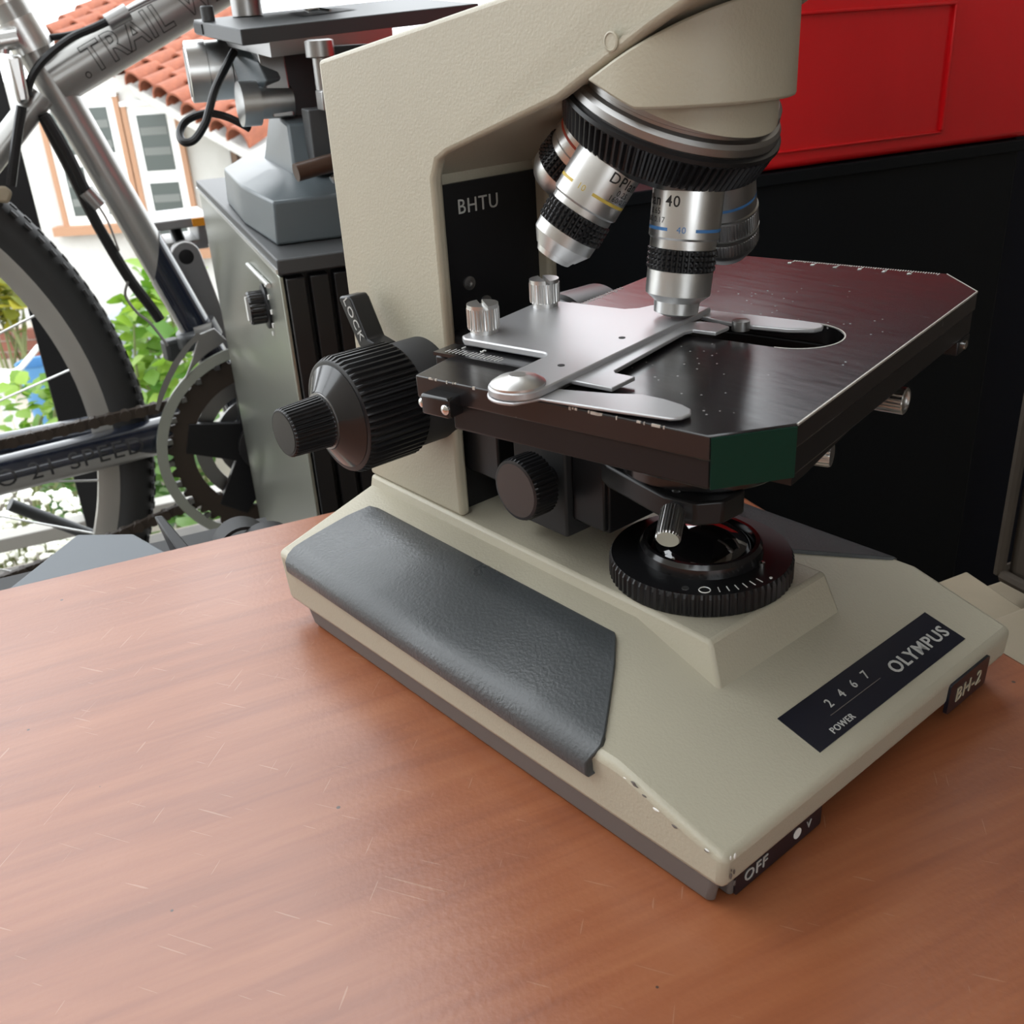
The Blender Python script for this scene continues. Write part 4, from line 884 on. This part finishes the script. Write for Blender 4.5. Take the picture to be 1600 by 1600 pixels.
for k in range(5):
    a = 2 * pi * k / 5 + .35; r_ = BD * cos(a) + ZV * sin(a); tg = -BD * sin(a) + ZV * cos(a)
    sp_.hexa([CR + r_ * .02 - tg * .026 - BN * .004, CR + r_ * .02 + tg * .026 - BN * .004, CR + r_ * .095 + tg * .019 - BN * .004, CR + r_ * .095 - tg * .019 - BN * .004],
             [CR + r_ * .02 - tg * .026 + BN * .006, CR + r_ * .02 + tg * .026 + BN * .006, CR + r_ * .095 + tg * .019 + BN * .005, CR + r_ * .095 - tg * .019 + BN * .005])
sp_.lathe([(.034, -.02), (.034, .012), (.02, .016)], CR, BN, 32)
sp_.build('crank_spider', M['black'], bk, bevel=.001)
def crank(a, c, off0, name):
    d_ = (c - a).normalized(); s_ = d_.cross(BN).normalized(); n_ = 12
    pts = [a + s_ * .019 * cos(t) * 1.0 - d_ * .019 * sin(t) for t in [pi * i / n_ for i in range(n_ + 1)]] + [c - s_ * .024, c + s_ * .024]
    return MB().hexa(pts, [p + BN * .016 for p in pts]).build(name, M['alu_dark'], bk, bevel=.002)
ca = BK(288, 398, -.095); cr2 = crank(ca, BBc - BN * .095, 0, 'crank_arm')
MB().lathe([(.0095, .0145), (.0095, .0172), (.006, .0175)], ca, BN, 24).build('pedal_eye', M['black'], cr2)
crr = CR + (BBc - (ca + BN * .095)).normalized() * .165 + BN * .004
crank(crr, CR + BN * .004, 0, 'crank_arm')
pd = ca - BN * .055 - BD * .0 + ZV * .03
pdl = MB().box((0, 0, 0), (.085, .10, .012), frame(pd + ZV * .008, BD, BN)).box((0, 0, 0), (.07, .085, .012), frame(pd - ZV * .022, BD, BN)).box((0, 0, 0), (.012, .085, .03), frame(pd - ZV * .008 + BD * .03, BD, BN)).build('pedal', M['alu_dark'], bk, bevel=.002)
for s in (1,):
    MB().box((0, 0, 0), (.020, .004, .010), frame(pd + BN * .0515 + ZV * .008 + BD * .028, BD, BN)).build('reflector', M['orange'], pdl)
MB().cyl(ca, pd, .008, 14).build('pedal_axle', M['black'], bk)
# --- chain
def chain(pts, name):
    pts = bez(pts, 24); mb = MB(); acc = 0; last = pts[0]
    for p in pts[1:]:
        d_ = p - last
        if d_.length >= .0158:
            m_ = (p + last) / 2; mb.box((0, 0, 0), (.0185, .0062, .0115), frame(m_, d_.normalized(), BN)); mb.cyl(last - BN * .0055, last + BN * .0055, .0068, 10); last = p
    o = mb.build(name, M['rust'], bk); o['kind'] = 'stuff'; return o
chain([BK(345, 560, .06), BK(300, 614, .06), BK(262, 632, .06), BK(130, 664, .06), BK(0, 694, .06), BK(-200, 735, .06), WC + ZV * .05 + BN * .06], 'chain')
chain([BK(420, 800, .06), BK(360, 786, .06), BK(330, 777, .06), BK(280, 795, .06), BK(180, 838, .06), BK(60, 885, .06), BK(-60, 925, .06), BK(-250, 960, .06)], 'chain')
# --- front derailleur
fdm = BBc + sd_ * .265
fd = MB().tube([BBc + sd_ * .245, BBc + sd_ * .285], .026, 24).build('front_derailleur', M['black'], bk)
MB().box(fdm + BN * .034 - BD * .012, (.022, .036, .020)).box(fdm - BD * .036 + BN * .01 - ZV * .012, (.022, .022, .026)).build('derailleur_body', M['dark_grey'], fd, bevel=.004)
def plate(pts, off, th, name, m, parent):
    P = [BK(x, y, off) for x, y in pts]; return MB().hexa(P, [p + BN * th for p in P]).build(name, m, parent, bevel=.001)
MB().hexa([BK(*p, .045) for p in ((302, 512), (331, 503), (330, 516), (305, 523))], [BK(*p, .06) for p in ((302, 512), (331, 503), (330, 516), (305, 523))]).build('cage_tab', M['alu'], fd)
bandp = [(318, 524), (300, 540), (282, 566), (268, 592), (256, 620), (248, 642)]
outb = [(308, 520), (288, 541), (270, 566), (257, 592), (247, 618), (243, 640)]
mb = MB()
for i in range(5):
    q_ = [outb[i], bandp[i], bandp[i + 1], outb[i + 1]]
    mb.hexa([BK(*p, .070) for p in q_], [BK(*p, .074) for p in q_])
mb.build('cage_plate', M['alu_dark'], fd)
plate([(310, 521), (334, 512), (354, 531), (322, 552), (300, 574), (288, 592), (300, 560)], .070, .004, 'cage_top', M['alu_dark'], fd)
# --- cables and brake parts
def cable(px, r, off, name='cable', m='black'): return MB().tube(bez([BK(x, y, off if not isinstance(off, list) else off[i]) for i, (x, y) in enumerate(px)], 6), r, 10).build(name, M[m], bk)
cable([(188, 24), (150, 42), (110, 60), (72, 90), (52, 116), (44, 138), (45, 150)], .0042, .034)
cable([(160, 36), (120, 52), (70, 60), (40, 62)], .0035, .006)
MB().cyl(BK(168, 36, .034), BK(200, 18, .034), .0085, 16).build('cable_stop', M['alu_dark'], bk)
for k, dy in enumerate((-2, 3)): cable([(195, 20 + dy), (230, 2 + dy), (270, -16 + dy)], .0014, .034, 'inner_wire', 'alu_dark')
cable([(66, 178), (84, 215), (108, 262), (135, 318), (160, 365), (200, 432), (236, 480), (250, 500)], .0062, .03)
cable([(70, 180), (90, 212), (112, 252), (128, 286), (136, 300)], .0055, .036)
MB().cyl(BK(134, 298, .036), BK(156, 322, .036), .0085, 16).build('cable_stop', M['alu_dark'], bk)
cable([(148, 314), (168, 345), (186, 392)], .0012, .034, 'inner_wire', 'alu_dark')
cable([(34, 166), (28, 205), (22, 250), (17, 290)], .0052, .05)
MB().hexa([BK(*p, .02) for p in ((8, 86), (33, 84), (47, 160), (28, 164))], [BK(*p, .045) for p in ((8, 86), (33, 84), (47, 160), (28, 164))]).build('brake_arm', M['alu'], bk, bevel=.004)
MB().tube([BK(-6, 66, .03), BK(28, 60, .03)], .010, 16).tube([BK(2, 60, .03), BK(4, 84, .03)], .007, 12).build('quick_release', M['alu'], bk)
MB().hexa([BK(*p, .015) for p in ((-10, 292), (8, 290), (20, 300), (14, 318), (-8, 316))], [BK(*p, .045) for p in ((-10, 292), (8, 290), (20, 300), (14, 318), (-8, 316))]).build('brake_block', M['card'], bk, bevel=.003)
MB().tube([BK(15, 788, -.06), BK(148, 838, -.075)], .0085, 12).build('kickstand', M['dark_grey'], bk)
cable([(200, 440), (196, 462), (214, 488), (235, 505), (262, 540)], .0016, .04, 'inner_wire', 'alu_dark')

# ---- deck railing behind the bicycle
rl = empty('deck_railing', D(1.60, -.05, FLOOR)); tag(rl, 'deck railing with a square black post and pale rails behind the bicycle', 'railing')
M['rail'] = mat('pale_grey_rail', (.36, .345, .31), .5)
pa = G(96, 580, 1.80); po = pa.dot(OV); pt = pa.dot(TV)
deck_box('post', po - .025, po + .025, pt - .026, pt + .026, FLOOR, 1.95, M['black'], rl, bevel=.002)
r0 = GZ(0, 880, FLOOR + .06); ro = r0.dot(OV)
deck_box('bottom_rail', po - .02, po + .02, -2.2, 1.4, -.562, -.535, M['rail'], rl, bevel=.002)
deck_box('mid_rail', po - .018, po + .018, -2.2, pt + .20, -.43, -.405, M['rail'], rl, bevel=.002)
deck_box('post', po - .025, po + .025, 1.35, 1.40, FLOOR, 1.95, M['black'], rl, bevel=.002)
deck_box('post', po - .025, po + .025, -1.9, -1.85, FLOOR, 1.95, M['black'], rl, bevel=.002)

# ================================================================== outside: house and garden
M['stucco'] = mat('white_stucco', (.60, .595, .57), .85, bump=(14, .3, .02), var=(2.5, (.54, .53, .50)))
M['trim'] = mat('white_window_frame', (.85, .85, .83), .5)
M['peach'] = mat('peach_trim', (.40, .22, .13), .6)
M['pane'] = mat('window_pane', (.08, .095, .09), .2, spec=.6)
M['blind'] = mat('pale_blind', (.17, .18, .17), .7)
M['tile'] = mat('terracotta', (.30, .092, .045), .75, var=(4, (.21, .062, .032)), bump=(30, .3, .004))
HN = Vector((-FWD.x, -FWD.y, 0)).normalized(); HX = Vector((RGT.x, RGT.y, 0)).normalized()
H0 = G(200, 260, 7.0); GND = -1.72
def hp(x, y, off=0.): return GP(x, y, H0 + HN * off, HN)
def hpl(p): return ((p - H0).dot(HX), p.z)
def HB(x, z, off): return Vector((H0.x, H0.y, 0)) + HX * x + Vector((0, 0, z)) + HN * off
hs_ = empty('house', HB(0, GND, -.5)); tag(hs_, 'white stucco house with terracotta roof and peach trimmed windows across the garden', 'house')
def hbox(name, x0, x1, z0, z1, o0, o1, m, parent, **k):
    return MB().hexa([HB(x0, z0, o0), HB(x1, z0, o0), HB(x1, z1, o0), HB(x0, z1, o0)], [HB(x0, z0, o1), HB(x1, z0, o1), HB(x1, z1, o1), HB(x0, z1, o1)]).build(name, m, parent, **k)
etop = hpl(hp(150, 92))[1]
hbox('wall', -3.2, 3.4, GND - .9, .10, -.25, 0, M['stucco'], hs_)
def window(x0, x1, z0, z1, cols, trimw=.035):
    wdo = hbox('window', x0, x1, z0, z1, -.02, .03, M['trim'], hs_)
    hbox('outer_trim', x0 - trimw, x0, z0, z1 + .02, -.02, .045, M['peach'], wdo); hbox('outer_trim', x1, x1 + trimw, z0, z1 + .02, -.02, .045, M['peach'], wdo)
    hbox('window_sill', x0 - .10, x1 + .10, z0 - .06, z0, -.02, .10, M['peach'], wdo)
    hbox('lintel', x0 - trimw, x1 + trimw, z1, z1 + .03, -.02, .05, M['trim'], wdo)
    wc = (x1 - x0) / cols
    for c in range(cols):
        a0 = x0 + c * wc + .055; a1 = x0 + (c + 1) * wc - .055; zm = z0 + (z1 - z0) * .52
        for q0, q1 in ((z0 + .06, zm - .04), (zm + .04, z1 - .06)):
            hbox('pane', a0, a1, q0, q1, .028, .032, M['pane'], wdo)
            for s in range(2):
                zz = q1 - .08 - s * .13; hbox('blind', a0 + .01, a1 - .01, zz - .05, zz, .031, .034, M['blind'], wdo)
    return wdo
(xl, zt) = hpl(hp(207, 165)); (xr, zb) = hpl(hp(318, 386)); (xl2, _) = hpl(hp(249, 386))
window(xl2 - .02, xr - .02, zb, zt, 1)
(a1_, b1_) = hpl(hp(110, 352)); (a2_, b2_) = hpl(hp(218, 342)); (_, b3_) = hpl(hp(150, 152))
window(a1_, a2_, b1_, b3_, 2)
# roof of barrel tiles, each its own piece
E0 = G(94, 66, 7.25); E1 = G(292, 176, 6.35); S0 = G(205, -6, 7.9)
ev = E1 - E0; sv = S0 - E0; rn = ev.cross(sv).normalized()
if rn.z < 0: rn = -rn
rf = MB().hexa([E0 - rn * .10 - ev * .03, E1 - rn * .10 + ev * .5, E1 - rn * .10 + ev * .5 + sv * 1.3, E0 - rn * .10 + sv * 1.3 - ev * .03], [E0 - rn * .03 - ev * .03, E1 - rn * .03 + ev * .5, E1 - rn * .03 + ev * .5 + sv * 1.3, E0 - rn * .03 + sv * 1.3 - ev * .03]).build('roof', M['stucco'], hs_)
NC, NR = 10, 6; tw = ev.length / NC; tl = sv.length / 4.6
prof = [(cos(pi * i / 8), sin(pi * i / 8)) for i in range(9)]
def tile_mesh():
    P = []; 
    for j, s in ((0, 1.0), (1, .86)):
        for R in (1.0, .86):
            for x, y in prof: P.append((x * R * .54 * s, j * 1.08, y * R * .62 * s))
    n = 9; fs = []
    for i in range(8):
        fs += [(i, i + 1, 2 * n + i + 1, 2 * n + i), (n + i, 3 * n + i, 3 * n + i + 1, n + i + 1), (i, n + i, n + i + 1, i + 1), (2 * n + i, 2 * n + i + 1, 3 * n + i + 1, 3 * n + i)]
    me = bpy.data.meshes.new('roof_tile'); me.from_pydata(P, [], fs); me.materials.append(M['tile'])
    for p in me.polygons: p.use_smooth = True
    me.set_sharp_from_angle(angle=radians(50)); return me
tm = tile_mesh(); evn = ev.normalized(); svn = sv.normalized()
ogh = ORI[hs_.name]
for c in range(-1, NC + 4):
    for r in range(NR):
        o = bpy.data.objects.new('roof_tile', tm); COL.objects.link(o); o.parent = rf
        p = E0 + evn * (c + .5 + random.uniform(-.05, .05)) * tw + svn * (r - .15 + random.uniform(-.04, .04)) * tl + rn * (.0 + random.uniform(0, .008)) - ogh
        x_ = evn * tw; y_ = svn * tl; z_ = rn * tw
        o.matrix_local = Matrix(((x_.x, y_.x, z_.x, p.x), (x_.y, y_.y, z_.y, p.y), (x_.z, y_.z, z_.z, p.z), (0, 0, 0, 1)))
# brown shutter to the right
sx0, sz1 = hpl(hp(352, 178)); sx1, sz0 = hpl(hp(392, 300))
sh = hbox('shutter', sx0, sx1 + .2, sz0, sz1, 0, .03, M['brown'], hs_)
for k in range(6): hbox('shutter_slat', sx0 + .01 + k * .055, sx0 + .045 + k * .055, sz0, sz1, .03, .045, mat('shutter_brown', (.16, .10, .065), .6) if k == 0 else bpy.data.materials['shutter_brown'], sh)
# brick planter wall
M['brick'] = mat('brick', (.21, .075, .05), .85, var=(7, (.17, .06, .04)), bump=(60, .4, .004)); M['mortar'] = mat('mortar', (.45, .40, .34), .9)
bx0, bz1 = hpl(hp(-50, 522, .35)); bx1, bz0 = hpl(hp(110, 588, .35))
bw = hbox('brick_wall', bx0 - .6, bx1 + .3, GND, bz1 - .004, .12, .345, M['mortar'], None); tag(bw, 'low brick planter wall at the foot of the white house', 'wall')
nb = 0; zc = bz1
hgt = .068
for r in range(5):
    z1 = bz1 - r * (hgt + .012); z0 = z1 - hgt
    if z0 < GND: break
    x = bx0 - .5 - (.09 if r % 2 else 0)
    while x < bx1 + .25:
        wdt = .085 if r == 0 else .165
        hbox('brick', x, x + wdt, z0, z1, .30, .356 + random.uniform(0, .008), M['brick'], bw); x += wdt + .014
tag(bw, kind=None)

# ---- plants
def leaf_material(name, c1, c2):
    m = mat(name, c1, .45); nt = m.node_tree; N = nt.nodes; L = nt.links
    oi = N.new('ShaderNodeObjectInfo'); r = N.new('ShaderNodeValToRGB'); r.color_ramp.elements[0].color = (*c1, 1); r.color_ramp.elements[1].color = (*c2, 1)
    L.new(oi.outputs['Random'], r.inputs['Fac']); L.new(r.outputs['Color'], N['Principled BSDF'].inputs['Base Color'])
    tr = N.new('ShaderNodeBsdfTranslucent'); L.new(r.outputs['Color'], tr.inputs['Color']); mx = N.new('ShaderNodeMixShader'); mx.inputs[0].default_value = .4
    L.new(N['Principled BSDF'].outputs[0], mx.inputs[1]); L.new(tr.outputs[0], mx.inputs[2]); L.new(mx.outputs[0], N['Material Output'].inputs['Surface'])
    return m
M['leaf'] = leaf_material('bright_leaf', (.07, .19, .015), (.26, .40, .045)); M['leafd'] = leaf_material('mid_leaf', (.03, .095, .014), (.11, .22, .03)); M['leafy'] = leaf_material('yellow_leaf', (.14, .18, .02), (.33, .29, .03))
M['stem'] = mat('green_stem', (.16, .18, .07), .7); M['petal'] = mat('white_petal', (.85, .85, .78), .6); M['pink'] = mat('pink_petal', (.55, .04, .10), .6)
def leaf_mesh(m, L_=1., W_=.42):
    P = [(0, 0, 0), (W_ * .7, L_ * .25, .06), (W_, L_ * .5, .10), (W_ * .6, L_ * .78, .05), (0, L_, -.04), (-W_ * .6, L_ * .78, .05), (-W_, L_ * .5, .10), (-W_ * .7, L_ * .25, .06), (0, L_ * .25, 0), (0, L_ * .5, 0), (0, L_ * .78, 0)]
    fs = [(0, 1, 8), (1, 2, 9, 8), (2, 3, 10, 9), (3, 4, 10), (0, 8, 7), (8, 9, 6, 7), (9, 10, 5, 6), (10, 4, 5)]
    me = bpy.data.meshes.new('leaf'); me.from_pydata(P, [], fs); me.materials.append(m)
    for p in me.polygons: p.use_smooth = True
    return me
LM = {k: leaf_mesh(M[k]) for k in ('leaf', 'leafd', 'leafy')}
def shrub(name, label, areas, n, d0, d1, size, kind, group='shrubs in the garden'):
    """areas: pixel boxes the foliage fills; every leaf is its own piece"""
    pts = []
    tot = sum((a[2] - a[0]) * (a[3] - a[1]) for a in areas)
    for a in areas:
        for k in range(max(3, int(n * (a[2] - a[0]) * (a[3] - a[1]) / tot))):
            pts.append(G(random.uniform(a[0], a[2]), random.uniform(a[1], a[3]), random.uniform(d0, d1)))
    cen = sum(pts, Vector()) / len(pts); root = Vector((cen.x, cen.y, GND))
    r = empty(name, root); tag(r, label, 'shrub', group)
    st_ = MB()
    for k in range(12):
        p = pts[k * len(pts) // 12]; b0 = root + Vector((random.uniform(-.12, .12), random.uniform(-.12, .12), 0)); m_ = b0.lerp(p, .6) + Vector((random.uniform(-.06, .06), random.uniform(-.06, .06), .1))
        st_.tube(bez([b0, m_, p], 5), [.012 - .009 * i / 10 for i in range(11)], 6)
    st_.build('stems', M['stem'], r)
    for p in pts:
        o = bpy.data.objects.new('leaf', LM[kind]); COL.objects.link(o); o.parent = r
        o.location = p - root; s = size * random.uniform(.7, 1.25); o.scale = (s, s, s)
        o.rotation_euler = (random.uniform(-.5, 1.0), random.uniform(-.6, .6), random.uniform(0, 2 * pi))
    return r
shrub('leafy_shrub', 'bright green leafy shrub seen between rear tyre and chainring', [(196, 470, 320, 640), (225, 420, 300, 470)], 285, 3.7, 4.3, .092, 'leaf')
shrub('leafy_shrub', 'darker green shrub low down between rear tyre and chainring', [(225, 640, 330, 830)], 170, 2.9, 3.3, .075, 'leafd')
shrub('leafy_shrub', 'light green plant seen through the rear wheel beside the post', [(15, 598, 115, 720)], 110, 4.3, 4.7, .085, 'leaf')
shrub('leafy_shrub', 'dark green shrub low behind the chain stay left of the rim', [(60, 700, 160, 850), (-40, 690, 60, 740)], 180, 3.3, 3.7, .062, 'leafd')
shrub('leafy_shrub', 'yellowish bush growing against the house wall left of the wheel rim', [(-40, 430, 38, 480), (-40, 470, 30, 520)], 70, 6.2, 6.5, .13, 'leafy')
shrub('leafy_shrub', 'green foliage low on the right under the chainring', [(300, 780, 420, 850), (380, 640, 440, 720)], 110, 2.3, 2.6, .062, 'leafd')
# flower bed of tiny white blossoms
fb_ = empty('flowering_plant', (G(20, 830, 2.7).x, G(20, 830, 2.7).y, GND)); tag(fb_, 'flowering plant with many tiny white blossoms seen through the lower wheel', 'plant')
fm = MB(); sm = MB()
for k in range(520):
    p = G(random.uniform(-60, 130), random.uniform(765, 900), random.uniform(2.6, 2.9)); fm.sphere(p, random.uniform(.006, .015), 6, 4, (1, 1, .6))
o = fm.build('blossoms', M['petal'], fb_); o['kind'] = 'stuff'
for k in range(60):
    p = G(random.uniform(-60, 130), random.uniform(765, 900), 2.75); sm.tube([Vector((fb_.location.x + random.uniform(-.2, .2), fb_.location.y + random.uniform(-.2, .2), GND)), p], .003, 5)
sm.build('stems', M['stem'], fb_)
for p in ((52, 838), (46, 843)):
    MB().sphere(G(*p, 2.55), .013, 10, 6).build('pink_flower', M['pink'], fb_)
# pale patio slab
pv = MB().hexa([HB(-2.2, GND, .35), HB(.2, GND, .35), HB(.2, GND, 2.2), HB(-2.2, GND, 2.2)], [HB(-2.2, GND + .03, .35), HB(.2, GND + .03, .35), HB(.2, GND + .03, 2.2), HB(-2.2, GND + .03, 2.2)]).build('patio', mat('pale_paving', (.38, .34, .28), .85, var=(3, (.33, .30, .25)))); tag(pv, kind='structure')
# blue bucket, metal chair and grey parasol base
M['bluep'] = mat('light_blue_plastic', (.08, .22, .42), .4); M['whitep'] = mat('white_painted_metal', (.75, .76, .76), .35)
bc = G(66, 592, 5.6); s_ = 5.6 / FPX
bu = MB(); 
zb_ = GND + .03
bu.lathe([(.085, zb_ - bc.z), (.115, .095), (.120, .10), (.112, .095), (.085, zb_ - bc.z + .03)], (bc.x, bc.y, bc.z), (0, 0, 1), 24, cap1=False)
tag(bu.build('bucket', M['bluep'], None), 'light blue plastic bucket on the patio near the brick wall', 'bucket')
ch = empty('garden_chair', (G(-30, 600, 5.0).x, G(-30, 600, 5.0).y, GND + .03)); tag(ch, 'white metal garden chair with a curved arm seen through the wheel', 'chair')
zz_ = GND + .03
am = [G(*p) for p in ((74, 532, 5.0), (60, 542, 5.0), (45, 560, 5.0), (28, 578, 5.0), (5, 584, 5.0), (-40, 588, 5.0))]
MB().tube(bez(am, 6), .014, 10).build('arm', M['whitep'], ch)
for p in (am[0], am[-1]): MB().tube([p, Vector((p.x, p.y, zz_))], .013, 10).build('leg', M['whitep'], ch)
se = G(-25, 600, 5.0); MB().lathe([(.16, 0), (.17, .02), (.15, .03)], se, (0, 0, 1), 28).build('seat', M['whitep'], ch)
for k in range(2):
    p = se + Vector((.1 * (1 - 2 * k), .08, 0)); MB().tube([p, Vector((p.x, p.y, zz_))], .013, 10).build('leg', M['whitep'], ch)
ub = G(212, 505, 5.8); um = MB()
um.lathe([(.02, .13), (.10, .10), (.17, .02), (.18, -.06), (.16, -.10)], ub, (0, 0, 1), 28); um.lathe([(.10, -.10), (.12, GND - ub.z)], ub, (0, 0, 1), 20)
tag(um.build('covered_grill', mat('grey_cover', (.26, .28, .31), .6), None), 'rounded grey covered garden grill behind the bright shrub', 'grill')
